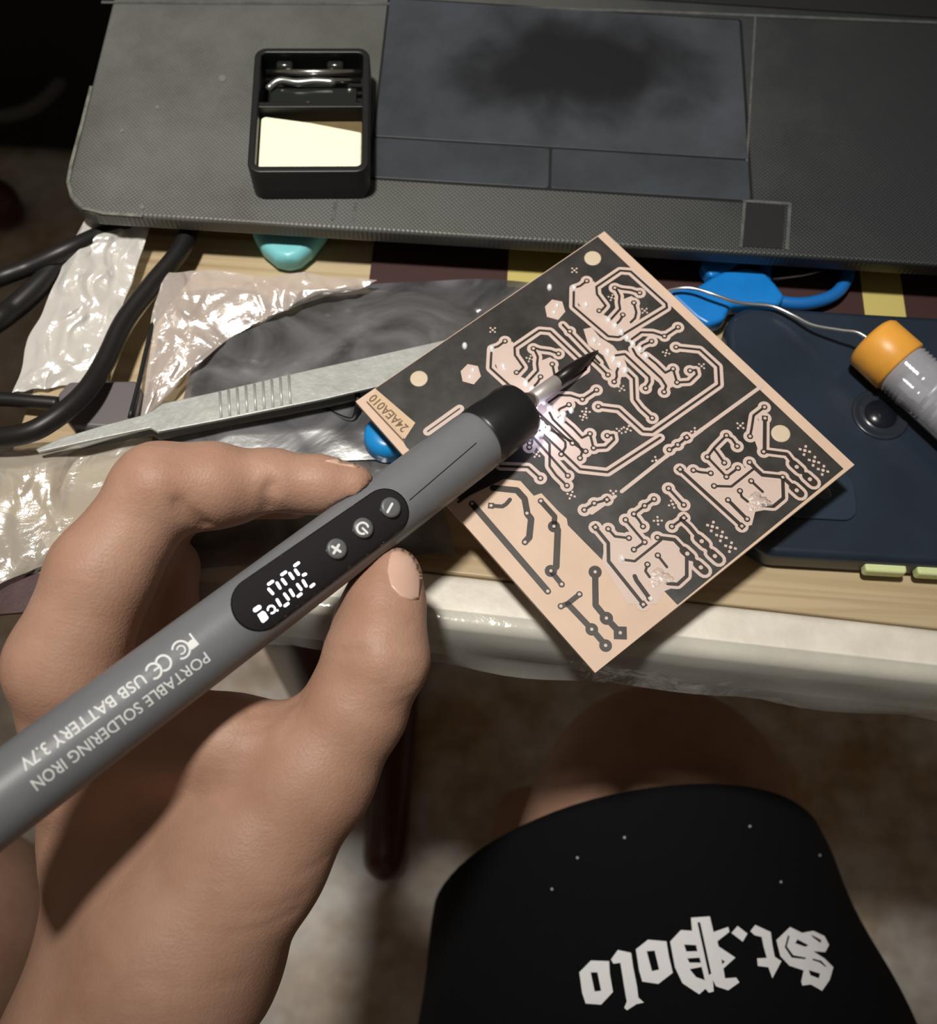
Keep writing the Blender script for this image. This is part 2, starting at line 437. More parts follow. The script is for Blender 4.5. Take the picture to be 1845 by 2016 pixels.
tag(weld(obj('striped_cloth', *prism([(cl0, y0, .0012), (cl1, y0, .0012), (cl1, y1, .0012), (cl0, y1, .0012)], (0, 0, -.0012)), m, None, False, True), .0004), 'maroon cloth with yellow stripes spread under the laptop', 'cloth')
tag(weld(obj('maroon_cloth', *prism([Z(x, y, .0014) for x, y in ((-70, 985), (20, 1010), (80, 1060), (120, 1130), (110, 1190), (60, 1205), (-62, 1215))], (0, 0, -.0012)), mat('maroon_fabric', (.075, .035, .036), .6, var=.6, scale=60, bump=.6, bscale=120), None, False, True), .0004), 'dark maroon cloth scrap at the table corner under crumpled plastic', 'cloth')

# ---------------------------------------------------------------- laptop
LZ = .0190
LK = (CAMZ-LZ)/(CAMZ-.0255)
A = Z(150, 418, LZ); B = Z(1845, 522, LZ); lx = (B-A)/np.linalg.norm(B-A); ly = np.cross((0, 0, 1), lx)
t = math.radians(3); LF = Fr(A, lx, ly*math.cos(t)+np.array([0, 0, 1])*math.sin(t))
def lap_mat(name, base, rough, emboss, stain=None):
    m = bpy.data.materials.new(name); m.use_nodes = True; N, L = nt(m); b = N['Principled BSDF']
    tc = N.new('ShaderNodeTexCoord'); n = N.new('ShaderNodeTexNoise'); n.inputs['Scale'].default_value = 25; n.inputs['Detail'].default_value = 8; n.inputs['Roughness'].default_value = .65
    L.new(tc.outputs['Object'], n.inputs['Vector'])
    r = N.new('ShaderNodeValToRGB'); r.color_ramp.elements[0].position = .3; r.color_ramp.elements[1].position = .75
    r.color_ramp.elements[0].color = tuple(c*.6 for c in base)+(1,); r.color_ramp.elements[1].color = tuple(c*1.35 for c in base)+(1,)
    L.new(n.outputs['Fac'], r.inputs['Fac']); last = r.outputs['Color']
    if emboss:       # lamplight falling off to the right is painted in, along with grey dust
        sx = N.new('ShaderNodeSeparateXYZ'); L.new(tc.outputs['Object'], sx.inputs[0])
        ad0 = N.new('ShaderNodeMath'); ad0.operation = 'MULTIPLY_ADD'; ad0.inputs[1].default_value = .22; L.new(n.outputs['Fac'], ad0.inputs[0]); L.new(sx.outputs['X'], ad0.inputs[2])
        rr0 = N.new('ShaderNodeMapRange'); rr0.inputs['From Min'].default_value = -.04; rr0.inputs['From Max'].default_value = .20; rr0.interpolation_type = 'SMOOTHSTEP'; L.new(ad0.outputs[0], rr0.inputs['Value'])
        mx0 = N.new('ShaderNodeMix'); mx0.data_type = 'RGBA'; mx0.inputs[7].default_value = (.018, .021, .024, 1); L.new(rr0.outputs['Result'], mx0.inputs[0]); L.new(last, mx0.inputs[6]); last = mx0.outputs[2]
    if stain:
        cx_, cy_, rx_, ry_ = stain
        mp = N.new('ShaderNodeMapping'); mp.inputs['Location'].default_value = (-cx_/rx_, -cy_/ry_, 0); mp.inputs['Scale'].default_value = (1/rx_, 1/ry_, 0)
        L.new(tc.outputs['Object'], mp.inputs['Vector'])
        n2 = N.new('ShaderNodeTexNoise'); n2.inputs['Scale'].default_value = 45; n2.inputs['Detail'].default_value = 4; L.new(tc.outputs['Object'], n2.inputs['Vector'])
        ln = N.new('ShaderNodeVectorMath'); ln.operation = 'LENGTH'; L.new(mp.outputs['Vector'], ln.inputs[0])
        ad = N.new('ShaderNodeMath'); ad.operation = 'MULTIPLY_ADD'; ad.inputs[1].default_value = 1.1; L.new(n2.outputs['Fac'], ad.inputs[0]); L.new(ln.outputs['Value'], ad.inputs[2])
        rr = N.new('ShaderNodeMapRange'); rr.inputs['From Min'].default_value = 1.0; rr.inputs['From Max'].default_value = 1.75; rr.interpolation_type = 'SMOOTHSTEP'
        L.new(ad.outputs[0], rr.inputs['Value'])
        mx = N.new('ShaderNodeMix'); mx.data_type = 'RGBA'; mx.inputs[6].default_value = (.006, .007, .009, 1); L.new(rr.outputs['Result'], mx.inputs[0]); L.new(last, mx.inputs[7]); last = mx.outputs[2]
    L.new(last, b.inputs['Base Color']); b.inputs['Roughness'].default_value = rough
    if emboss:
        mp = N.new('ShaderNodeMapping'); mp.inputs['Rotation'].default_value = (0, 0, math.radians(45)); L.new(tc.outputs['Object'], mp.inputs['Vector'])
        ws = []
        for ax in ('X', 'Y'):
            wv = N.new('ShaderNodeTexWave'); wv.bands_direction = ax; wv.inputs['Scale'].default_value = 300; L.new(mp.outputs['Vector'], wv.inputs['Vector']); ws.append(wv)
        mu = N.new('ShaderNodeMath'); mu.operation = 'MULTIPLY'; L.new(ws[0].outputs['Fac'], mu.inputs[0]); L.new(ws[1].outputs['Fac'], mu.inputs[1])
        bp = N.new('ShaderNodeBump'); bp.inputs['Strength'].default_value = .4; bp.inputs['Distance'].default_value = .0003; L.new(mu.outputs[0], bp.inputs['Height']); L.new(bp.outputs['Normal'], b.inputs['Normal'])
    return m
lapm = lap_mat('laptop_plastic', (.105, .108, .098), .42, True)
padm = lap_mat('touchpad_plastic', (.040, .047, .057), .40, False, (0.004, .004, .048, .027))
blackm = mat('black_gap', (.004, .004, .005), .5)
LPW, LPD = .375, .25
laptop = thing('laptop', LF(LPW/2, LPD/2, -.0190), 'open black laptop with dusty textured palm rest, its left side coloured as lit, and smudged touchpad', 'laptop')
def corner(x0, y0, x1, y1, r, n=8):
    c = ((x0+x1)/2, (y0+y1)/2); return [(c[0]+p[0], c[1]+p[1]) for p in rrect(x1-x0, y1-y0, r, n)]
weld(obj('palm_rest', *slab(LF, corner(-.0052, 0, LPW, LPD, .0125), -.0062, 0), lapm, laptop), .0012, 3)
weld(obj('bottom_case', *slab(LF, corner(.004, .010, LPW-.01, LPD-.005, .010), -.018, -.0058), mat('laptop_base', (.014, .014, .015), .5), laptop), .003, 2)
for fx, fy in ((.03, .06), (LPW-.03, .06), (.03, LPD-.03), (LPW-.03, LPD-.03)):
    p = LF(fx, fy, -.0175); q = np.array([p[0], p[1], .0]); obj('rubber_foot', *lathe(q, (0, 0, 1), [(0, .006), (p[2]+.001, .007)], 16), blackm, laptop, True)
def pxl(pts, z=0): return [LF.hit(x, y, z) for x, y in pts]
pad_q = pxl([(766, 9), (1484, 33), (1462, 391), (727, 352)])
x0, x1, yb, yt, ym, xm = (LK*q for q in (.0896, .2112, .0203, .0975, .0365, .1470))
weld(obj('touchpad_well', *slab(LF, corner(x0-.0008, yb-.0008, x1+.0010, yt+.0008, .0015), -.0004, .00012), blackm, laptop))
tp = weld(obj('touchpad', *slab(LF, corner(x0, ym+.0004, x1, yt, .001), .0, .0004), padm, laptop), .0002)
btm = lap_mat('button_plastic', (.036, .043, .052), .38, False)
weld(obj('touchpad_button', *slab(LF, corner(x0, yb, xm-.0004, ym-.0003, .001), .0, .0004), btm, laptop), .0003)
weld(obj('touchpad_button', *slab(LF, corner(xm+.0004, yb, x1, ym-.0003, .001), .0, .0004), btm, laptop), .0003)
rimm = mat('seam_grey', (.105, .108, .105), .5, var=.5, scale=200)  # pale grey for the seam lines
def lap_line(name, pts, wd, z=.0002, m=rimm):
    return obj(name, *flat_geo(stroke(pxl(pts), wd, False), LF, z), m, laptop)
lap_line('seam', [(1487, 34), (1466, 392)], .0007)  # highlight along the touchpad's right seam, painted as a pale line
lap_line('seam', [(1462, 396), (1555, 402), (1549, 492)], .0011, .0003)
lap_line('seam', [(1466, 397), (1458, 488)], .0009, .0003)
obj('sticker_patch', *flat_geo([pxl([(1470, 400), (1546, 406), (1540, 490), (1462, 486)])], LF, .00022), mat('patch_black', (.012, .013, .014), .45), laptop)
lap_line('seam', [(661, 396), (655, 434)], .0010); lap_line('seam', [(701, 396), (695, 436)], .0010)
lap_line('seam', [(200, 5), (760, 8), (1300, 24), (1845, 45)], .0012)
obj('keyboard_bezel', *slab(LF, [(-.002, .1045*LK), (LPW-.004, .1045*LK), (LPW-.004, LPD-.01), (-.002, LPD-.01)], -.0002, .0005), mat('bezel_black', (.012, .012, .014), .5), laptop)
# pale line along the rounded corner
lap_line('edge_line', [(180, 170), (160, 250), (141, 320), (134, 358), (142, 388), (165, 410), (205, 420), (280, 425)], .0011, .00015, mat('edge_line', (.22, .22, .19), .45, var=.7, scale=300))
for px, py, s in ((438, 155, .0014), (310, 212, .0008), (280, 408, .001), (240, 258, .0008)):
    obj('scuff', *flat_geo([[LF.hit(px+s*6500*math.cos(k*.9)*.8, py+s*5000*math.sin(k*.9)) for k in range(7)]], LF, .0002), mat('scuff', (.15, .15, .14), .6), laptop)

# ---------------------------------------------------------------- soldering iron stand with sponge
bx0 = LF(.0540*LK, .0090*LK, 0); bdir = LF(.0906*LK, .0120*LK, 0)-bx0
BF = Fr(bx0, bdir, LF.y); bw, bd, bh = .0378, .0512, .0128
stand = thing('iron_stand', BF(bw/2, bd/2, 0), 'small black soldering iron rest box with yellow sponge on the laptop palm rest', 'iron stand')
pl = mat('black_plastic', (.010, .0105, .011), .38, spec=.5)
def ring_slab(fr, outer, inner, z0, z1):
    n = len(outer); V = [fr(*p, z1) for p in outer]+[fr(*p, z1) for p in inner]+[fr(*p, z0) for p in outer]+[fr(*p, z0) for p in inner]; F = []
    for i in range(n):
        j = (i+1) % n
        F += [[i, j, n+j, n+i], [2*n+i, 2*n+j, j, i][::1], [n+i, n+j, 3*n+j, 3*n+i], [3*n+i, 3*n+j, 2*n+j, 2*n+i]]
    return V, F
cxx, cyy = bw/2, bd/2
outer = [(cxx+x, cyy+y) for x, y in rrect(bw, bd, .004, 6)]; inner = [(cxx+x, cyy+y+.0002) for x, y in rrect(bw-.0046, bd-.0046, .0018, 6)]
weld(obj('box_wall', *ring_slab(BF, outer, inner, 0, bh), pl, stand), .0005, 2)
obj('box_floor', *slab(BF, [(cxx+x, cyy+y) for x, y in rrect(bw-.001, bd-.001, .004, 4)], 0.0002, .002), pl, stand)
weld(obj('divider', *slab(BF, corner(.002, .0268, bw-.002, .0290, .0003), .001, bh-.0008), pl, stand), .0003)
spm = mat('yellow_sponge', (.95, .93, .72), .8, var=.08, scale=300, bump=.3, bscale=900)
weld(obj('sponge_tray', *slab(BF, corner(.0024, .0026, bw-.0024, .0268, .001), .0018, bh-.0070), mat('dark_brown_layer', (.17, .12, .05), .8, var=.3, scale=200), stand), .0004)  # darker brown layer below the slanted sponge edge
weld(obj('sponge', *slab(BF, [(.0026, .0028), (bw-.0026, .0028), (bw-.0026, .0192), (bw*.5, .0232), (.0040, .0258), (.0026, .0250)], .0028, bh-.0036), spm, stand), .0007)
# rear half: rollers, rods and tinned rest
stl = mat('bright_steel', (.62, .62, .60), .22, 1.0)
drk = mat('dark_glossy', (.015, .018, .016), .18)
weld(obj('rest_plate', *slab(BF, corner(.005, .0300, bw-.0045, .0385, .0006), .002, bh-.0045), drk, stand), .0004)
for yy, zz, rr in ((.0405, bh-.0035, .0009), (.0436, bh-.003, .0011)):
    obj('metal_rod', *tube([BF(.0035, yy, zz), BF(bw-.003, yy, zz)], rr, 12), stl, stand, True)
for xx in (.0095, .0262):
    obj('roller', *lathe(BF(xx-.0028, .0468, bh-.004), BF.x, [(0, .0005), (.0002, .0016), (.0008, .0020), (.0048, .0020), (.0054, .0016), (.0056, .0005)], 16), drk, stand, True)
obj('solder_drip', *tube(catmull([BF(.004, .0372, bh-.004), BF(.008, .0402, bh-.0032), (BF(.014, .0392, bh-.003)), BF(.020, .0398, bh-.003), BF(.0265, .0396, bh-.0034)], 6), [.0009, .0013]+[.0012]*21+[.0014, .0007], 10), mat('solder_grey', (.35, .36, .34), .25, .8), stand, True)
for xx, yy in ((.0175, .0318), (.0075, .0312), (.0285, .0312), (.031, .0375)):
    obj('solder_bead', *lathe(BF(xx, yy, bh-.0048), BF.z, [(0, .0010), (.0004, .0009), (.0008, .0005), (.0009, .0001)], 10), mat('solder_grey', (.35, .36, .34), .25, .8), stand, True)

# ---------------------------------------------------------------- phone
PF = Fr((.0790, .1172, 0.0), (math.cos(math.radians(.8)), math.sin(math.radians(.8)), 0), (0, 1, 0)); PW, PD_, PH = .168, .0875, .0098
phone = thing('phone', PF(PW/2, PD_/2, .0), 'dark navy smartphone lying face down in a matte case on the table', 'phone')
phm = mat('phone_navy', (.017, .028, .046), .33, var=.35, scale=40, spec=.6)
weld(obj('case', *slab(PF, corner(0, 0, PW, PD_, .011, 8), .0, PH), phm, phone), .0026, 4)
pf2 = lambda px, py: PF.hit(px, py, PH)
c = pf2(1733, 817)
obj('camera_ring', *lathe(PF(*c, PH-.0005), PF.z, [(0, .0088), (.0008, .0088), (.0011, .0084), (.0011, .0074), (.0007, .0070), (.0007, .0052), (.0010, .0050), (.0010, .0001)], 40), mat('phone_ring', (.02, .025, .035), .25), phone, True)
obj('lens', *lathe(PF(*c, PH+.0003), PF.z, [(0, .0050), (.0006, .0048), (.0007, .0001)], 28), mat('lens_dark', (.008, .010, .016), .25), phone, True)
c = pf2(1610, 975)
weld(obj('camera_bump', *slab(PF, [(c[0]+x, c[1]+y) for x, y in rrect(.022, .016, .0045, 6)], PH-.0003, PH+.0009), mat('bump_navy', (.022, .035, .055), .3), phone), .0005, 3)
for px, py, rr in ((1618, 968, .0032), (1560, 972, .0030)):
    q = pf2(px, py); obj('lens', *lathe(PF(*q, PH+.0006), PF.z, [(0, rr), (.0006, rr*.95), (.0008, .0001)], 24), mat('lens_glass', (.006, .007, .012), .08, coat=1), phone, True)
ym_ = mat('lime_button', (.62, .70, .36), .4)
for xa, xb in (((1698, 1098), (1780, 1105)), ((1800, 1105), (1905, 1114))):
    a = PF.hit(*xa, .0058)[0]; q = PF.hit(*xb, .0058)[0]
    weld(obj('side_button', *slab(PF, corner(a, -.0022, q, .002, .0011), .0032, .0072), ym_, phone), .0008, 3)

# ---------------------------------------------------------------- solder tube lying on the phone
zt = PH+.0091
p0 = Z(1712, 668, zt); p1 = Z(1900, 838, zt); ax = p1-p0; ax /= np.linalg.norm(ax)
tubeT = thing('solder_tube', p0*[1, 1, 0]+np.array([0, 0, PH]), 'clear plastic solder wire tube with an orange cap lying on the phone', 'solder tube')
orm = mat('orange_cap', (.85, .40, .06), .38, var=.15, scale=100, sss=.15)
obj('cap', *lathe(p0, ax, [(0, .0012), (0, .0070), (.0006, .0082), (.0018, .0090), (.0122, .0091), (.0128, .0086), (.0128, .0072)], 40), orm, tubeT, True)
clr = bpy.data.materials.new('clear_tube'); clr.use_nodes = True; N, L = nt(clr); N.remove(N['Principled BSDF'])
tr = N.new('ShaderNodeBsdfTransparent'); tr.inputs[0].default_value = (.93, .94, .97, 1); gl = N.new('ShaderNodeBsdfGlossy'); gl.inputs['Roughness'].default_value = .1
df = N.new('ShaderNodeBsdfDiffuse'); df.inputs[0].default_value = (.72, .73, .82, 1); lw = N.new('ShaderNodeLayerWeight'); lw.inputs['Blend'].default_value = .45
m1 = N.new('ShaderNodeMixShader'); m1.inputs[0].default_value = .42; L.new(tr.outputs[0], m1.inputs[1]); L.new(df.outputs[0], m1.inputs[2])
m2 = N.new('ShaderNodeMixShader'); L.new(lw.outputs['Fresnel'], m2.inputs[0]); L.new(m1.outputs[0], m2.inputs[1]); L.new(gl.outputs[0], m2.inputs[2]); L.new(m2.outputs[0], N['Material Output'].inputs[0])
pr_ = [(.0115, .0080)]
for k in range(5): pr_ += [(.0132+k*.0014, .0081), (.0139+k*.0014, .0087)]
pr_ += [(.0215, .0083), (.075, .0083), (.078, .0075), (.079, .004)]
obj('clear_barrel', *lathe(p0, ax, pr_, 40), clr, tubeT, True)
_, u_, v_ = frame(None, ax)
obj('solder_coil', *tube([p0+ax*(.024+.050*k/420)+(u_*math.cos(k*.21)+v_*math.sin(k*.21))*.0066 for k in range(420)], .0007, 6), mat('solder_wire', (.72, .72, .76), .35, .4), tubeT, True)
wp = [(*(p0-ax*.0002+ax*.004), )]
wire_px = [(1692, 656, zt), (1655, 650, .0170), (1600, 640, .0140), (1560, 620, .0126), (1520, 603, .0120), (1470, 598, .0118), (1440, 592, .0125), (1400, 578, .0128), (1365, 568, .0120), (1335, 568, .0112), (1300, 578, .0106), (1260, 600, .009)]
obj('solder_wire', *tube(catmull([p0+ax*.003]+[Z(x, y, z) for x, y, z in wire_px], 6), .00058, 8), mat('wire_bright', (.75, .76, .78), .22, .9), tubeT, True)

# ---------------------------------------------------------------- scissors with blue handles
blue = mat('blue_plastic', (.008, .20, .62), .32, spec=.6, var=.2, scale=60)
sc = thing('scissors', Z(1420, 580, 0), 'scissors with bright blue plastic handles beside the phone', 'scissors')
hp = [(1312, 572), (1335, 560), (1365, 568), (1395, 548), (1425, 532), (1470, 524), (1505, 532), (1528, 556), (1548, 582), (1535, 600), (1500, 596), (1440, 600), (1428, 628), (1395, 640), (1370, 625)]
weld(obj('handle', *prism([Z(x, y, .0085) for x, y in hp], (0, 0, -.0065)), blue, sc), .0016, 3)
ring = catmull([Z(x, y, .0050) for x, y in ((1520, 588), (1580, 598), (1640, 582), (1668, 545), (1665, 505), (1620, 478), (1555, 478), (1515, 505), (1505, 550))], 6, True)
obj('finger_loop', *tube(ring+ring[:1], .0022, 10, False), mat('blue_loop', (.01, .13, .42), .35), sc, True)
weld(obj('handle', *prism([Z(x, y, .0080) for x, y in ((1400, 545), (1380, 520), (1390, 500), (1440, 480), (1470, 500), (1440, 530))], (0, 0, -.006)), blue, sc), .0014, 3)
for dz, q in ((.0058, [(1345, 585), (1330, 600), (1130, 700), (1190, 660)]), (.0042, [(1345, 600), (1325, 612), (1110, 660), (1180, 640)])):
    weld(obj('blade', *prism([Z(x, y, dz) for x, y in q], (0, 0, -.0014)), stl, sc), .0003)
obj('metal_strip', *tube([Z(1500, 552, .0035), Z(1580, 542, .0035), Z(1655, 524, .0035)], .0006, 8), stl, sc, True)

# ---------------------------------------------------------------- teal clip under laptop, blue cap, bent wire
tl = mat('teal_plastic', (.20, .58, .62), .35)
tg = tag(weld(obj('teal_clip', *prism([Z(x, y, .0085) for x, y in ((488, 430), (496, 452), (512, 480), (540, 503), (566, 510), (590, 503), (612, 485), (650, 440))], (0, 0, -.0085)), tl, None, False, True), .003, 3), 'small teal plastic piece poking out from under the laptop', 'plastic piece')
bc = thing('blue_cap', Z(762, 868, 0), 'small round blue bottle cap beside the board label', 'bottle cap')
obj('cap_top', *lathe(Z(765, 868, .0045), (0, 0, 1), [(0, .0075), (.004, .0072), (.0058, .0062), (.0064, .004), (.0066, .0001)], 32), mat('cap_blue', (.012, .24, .60), .3), bc, True)
obj('cap_rim', *lathe(Z(765, 868, .0), (0, 0, 1), [(0, .0076), (.0046, .0076), (.0048, .0070)], 32), mat('cap_dark_blue', (.006, .10, .33), .35), bc, True)
tag(obj('bent_wire', *tube(catmull([Z(622, 788, .006), Z(650, 812, .005), Z(690, 828, .005), Z(702, 815, .006), Z(705, 790, .009), Z(702, 768, .010)], 5), .0010, 8), blackm, None, True, True), 'thin bent black wire under the metal tweezers', 'wire')

# ---------------------------------------------------------------- tweezers
tw = thing('tweezers', Z(450, 800, .0), 'grey metal tweezers with a ribbed grip lying across the plastic bags', 'tweezers')
twm = mat('brushed_metal', (.50, .51, .49), .40, .35, var=.25, scale=120, bump=.15, bscale=400)
def tz(x): return .0125+.002*max(0, (x-300)/600)
arm = [(70, 884), (120, 862), (200, 838), (280, 817), (300, 808), (320, 794), (430, 770), (577, 735), (760, 695), (880, 668), (900, 690), (760, 757), (640, 785), (437, 826), (310, 850), (296, 842), (200, 862), (120, 880), (75, 890)]
weld(obj('arm', *prism([Z(x, y, tz(x)) for x, y in arm], (0, 0, -.0012)), twm, tw), .0003)
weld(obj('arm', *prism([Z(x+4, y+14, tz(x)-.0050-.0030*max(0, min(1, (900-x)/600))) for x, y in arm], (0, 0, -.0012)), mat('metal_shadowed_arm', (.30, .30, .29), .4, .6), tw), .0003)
for k in range(9):
    x = 432+k*17; yt_ = 770-(x-430)*.238; yb_ = 826-(x-437)*.2
    obj('grip_rib', *tube([Z(x+1, yt_+3, tz(x)-.0002), Z(x+4, yb_-3, tz(x)-.0002)], .00055, 6), twm, tw, True)
weld(obj('joint', *prism([Z(x, y, .0142) for x, y in ((850, 676), (895, 668), (905, 690), (862, 708))], (0, 0, -.0072)), twm, tw), .0004)

# ---------------------------------------------------------------- cables
cb = mat('cable_black', (.012, .011, .011), .42, spec=.45)
def cable(pts, r, label, n=8):
    o = obj('cable', *tube(catmull([Z(x, y, z) for x, y, z in pts], n), r, 14), cb, None, True, True); return tag(o, label, 'cable')
cable([(385, 380, .006), (378, 440, .0075), (352, 497, .0085), (300, 560, .0095), (245, 632, .0105), (205, 715, .012), (165, 775, .0145), (105, 826, .0160), (40, 856, .015), (-80, 868, .010)], .0031, 'thick black cable curving from under the laptop over the plastic bags')
cable([(330, 425, .005), (270, 437, .0055), (200, 462, .0065), (130, 494, .0085), (60, 526, .0065), (-40, 566, .003), (-200, 650, -.03)], .0030, 'black cable leaving the table at its left side near the laptop corner')
cable([(125, 512, .004), (80, 560, .0045), (30, 606, .0045), (-30, 650, .004), (-150, 740, -.02)], .0038, 'short thick black strip hanging off the table left edge')  # thick dark strip at the table's left edge
ucable = thing('usb_cable', Z(195, 795, .003), 'dark plug with a thin black cord under the thick cable', 'cable')
weld(obj('plug', *prism([Z(x, y, .0082) for x, y in ((112, 775), (135, 750), (270, 748), (276, 768), (262, 828), (215, 842), (140, 838), (118, 812))], (0, 0, -.0062)), mat('plug_grey', (.13, .115, .12), .4), ucable), .0012, 3)
obj('cord', *tube(catmull([Z(118, 795, .0055), Z(60, 790, .0055), Z(0, 786, .005), Z(-90, 786, .004)], 6), .0022, 12), cb, ucable, True)
tag(obj('bag_edge_shadow', *tube(catmull([Z(303, 632, .0075), Z(288, 690, .0078), Z(272, 760, .0085), Z(256, 822, .0095)], 5), .0008, 8), cb, None, True, True), 'thin dark strand for the shadow along the edge of the pale bag sheet', 'wire')  # shadow of the bag's edge, built as a dark strand

# ---------------------------------------------------------------- plastic bags
def sheet(name, quad, z0, amp, sc_, seed, nx, ny, m, edge=.0, fold=0.0, zf=None, top=None):
    q = [np.array(p, float) for p in quad]; V = []; F = []
    for j in range(ny+1):
        for i in range(nx+1):
            u, v = i/nx, j/ny
            p = (1-u)*(1-v)*q[0]+u*(1-v)*q[1]+u*v*q[2]+(1-u)*v*q[3]
            if top: p = p+(1-v)*2*u*(1-u)*(np.array(top, float)-(q[0]+q[1])/2)
            e_ = noise.noise_vector(Vector((u*5+seed, v*5, seed*1.7)))*edge
            x, y = p[0]+e_.x, p[1]+e_.y
            W = Z(x, y, z0); k = Vector((W[0]*sc_+seed*3.1, W[1]*sc_, seed))
            k2 = k+noise.noise_vector(k*.7)*.8
            h = 0
            for f_, g_ in ((.55, 1.0), (1.5, .40)):
                kk = Vector((k2.x*f_, k2.y*f_*.62+k2.x*f_*.25, k2.z)); ds, ps = noise.voronoi(kk); sw = 0; sh = 0
                for d_, p_ in zip(ds, ps):
                    w_ = math.exp(-9*d_); tv_ = noise.noise_vector(p_*7.31); sw += w_; sh += w_*(tv_.x*(kk.x-p_.x)+tv_.y*(kk.y-p_.y)+.35*tv_.z)
                h += g_*sh/sw
            h = amp*(1.6*h+.7)
            ed = min(u, v, 1-u, 1-v); 
            h = max(h, 0)*(.45+.55*min(1, ed*6)) + fold*max(0, noise.noise(Vector((u*2.1, v*1.3, seed+9))))
            if zf: h += zf(u, v)
            W = Z(x, y, z0+h); V.append(W)
    for j in range(ny):
        for i in range(nx):
            a = j*(nx+1)+i; F.append([a, a+1, a+nx+2, a+nx+1][::-1])
    return obj(name, V, F, m, None, True, True)
bagw = film('milky_bag', (.95, .94, .92), (.92, .89, .84), .78, .26, .20, .5, 120)
tag(sheet('plastic_bag', [(158, 432), (292, 440), (205, 745), (18, 778)], .0012, .0042, 110, 2, 90, 120, bagw, 14, zf=lambda u, v: .0045*(1-v)), 'milky white crumpled plastic bag under the black cables', 'plastic bag')
bagc = film('bag_sheen', (.95, .92, .90), (.90, .78, .72), .55, .30, .20, .6, 140)  # light reflected off the grey bag is put into this pale sheet's colour
tag(sheet('plastic_bag', [(322, 530), (745, 550), (430, 662), (262, 860)], .0020, .0048, 105, 5, 130, 110, bagc, 12, zf=lambda u, v: .0070*(1-v)), 'brightly reflecting part of the grey bag as a pale crinkled sheet behind the tweezers', 'plastic bag')
bagg = film('grey_bag', (.30, .30, .32), (.15, .15, .16), .62, .025, .24, .25, 40, .55)
tag(sheet('plastic_bag', [(398, 655), (1150, 572), (1000, 905), (330, 905)], .0034, .0036, 34, 9, 140, 80, bagg, 8, top=(690, 500)), 'dark grey translucent antistatic bag lying under the tweezers and board', 'plastic bag')
bagl = film('crumpled_bag', (.95, .93, .88), (.80, .72, .60), .50, .22, .20, .6, 110)
tag(sheet('plastic_bag', [(-90, 880), (300, 850), (320, 1010), (-90, 1200)], .0026, .0042, 75, 13, 120, 90, bagl, 16), 'loose crumpled clear bag at the table corner beside the index finger', 'plastic bag')
tag(sheet('plastic_bag', [(300, 866), (830, 880), (900, 1090), (300, 1130)], .0022, .0018, 60, 17, 90, 60, film('dark_bag', (.45, .45, .46), (.22, .22, .22), .50, .03, .2, .3, 70, .5), 10), 'flat smoky grey bag between the hand and the board label', 'plastic bag')

# ---------------------------------------------------------------- black bag and ball on the floor
bb = thing('black_bag', (-.62, .92, FLOORZ), 'large black fabric bag standing on the floor left of the laptop', 'bag')
bg_m = mat('bag_black', (.0045, .0045, .005), .6, bump=.3, bscale=200)
e0 = Z(-30, 322, FLOORZ); e1 = Z(560, 322, FLOORZ)
bfr = Fr(e0+np.array([-.35, 0, 0]), (1, .02, 0), (0, 1, 0))
weld(obj('body', *slab(bfr, corner(0, 0, .95, .5, .04), 0.0, .28), bg_m, bb), .03, 4)
st_ = catmull([D(150, -60, .95), D(163, 30, .95), D(150, 95, .95), D(120, 160, .95), D(75, 205, .95), D(25, 225, .95), D(-60, 235, .95)], 6)
obj('strap', *tube(st_, .0068, 10), mat('strap_grey', (.07, .07, .07), .6), bb, True)
kb = Z(14, 432, FLOORZ)
tag(obj('wooden_ball', *lathe(kb, (0, 0, 1), [(0, .006), (.003, .016), (.012, .021), (.028, .021), (.04, .016), (.046, .008), (.047, .0005)], 24), legm, None, True, True), 'dark brown rounded wooden ball on the floor in front of the black bag', 'wooden ball')
# ---------------------------------------------------------------- circuit board
def rect_pose(cs_, s):
    r = [np.array([(x-CX)/FPX, -(y-CY)/FPX, -1.0]) for x, y in cs_]
    d = np.linalg.solve(np.array([-r[1], r[2], -r[3]]).T, -r[0]); d = np.array([1, *d])*s
    return [CP+p[0]*RT+p[1]*UP-p[2]*FW for p in (d[i]*r[i] for i in range(4))]
PCBC = [(1190, 455), (1683, 915), (1172, 1325), (700, 790)]
_pc = rect_pose(PCBC, .316)
QF = Fr(_pc[3], _pc[0]-_pc[3], _pc[3]-_pc[2])      # x: along upper-left edge, y: away from the lower corner
if QF.z[2] < 0: QF = Fr(_pc[3], _pc[0]-_pc[3], _pc[2]-_pc[3])
board = thing('circuit_board', (_pc[0]+_pc[2])/2*[1, 1, 0]+np.array([0, 0, .002]), 'beige printed circuit board with dark copper traces being soldered', 'circuit board')
def q2(px, py): return QF.hit(px, py, 0)
bei = mat('board_beige', (.66, .485, .37), .5, var=.12, scale=60, spec=.4)
cop = mat('board_copper', (.050, .045, .042), .34, .1, var=.55, scale=90, rvar=.1, spec=.6)
gap = mat('board_etched', (.60, .47, .415), .45, var=.06, scale=120)
trc = mat('trace_dark', (.028, .017, .012), .42, 0, var=.5, scale=300)
hol = mat('hole_rim', (.56, .44, .385), .4)
sld = mat('solder_bright', (.95, .93, .92), .22, .25)
bp4 = [QF.inv(p)[:2] for p in _pc]
weld(obj('substrate', *slab(QF, bp4, -.0016, 0), bei, board), .0001)
Z7 = lambda x, y: q2(1100+x/3.075, 440+y/3.075)
Z8 = lambda x, y: q2(1100+x/3.075, 780+y/3.075)
Z9 = lambda x, y: q2(690+x/3.2946, 800+y/3.2946)
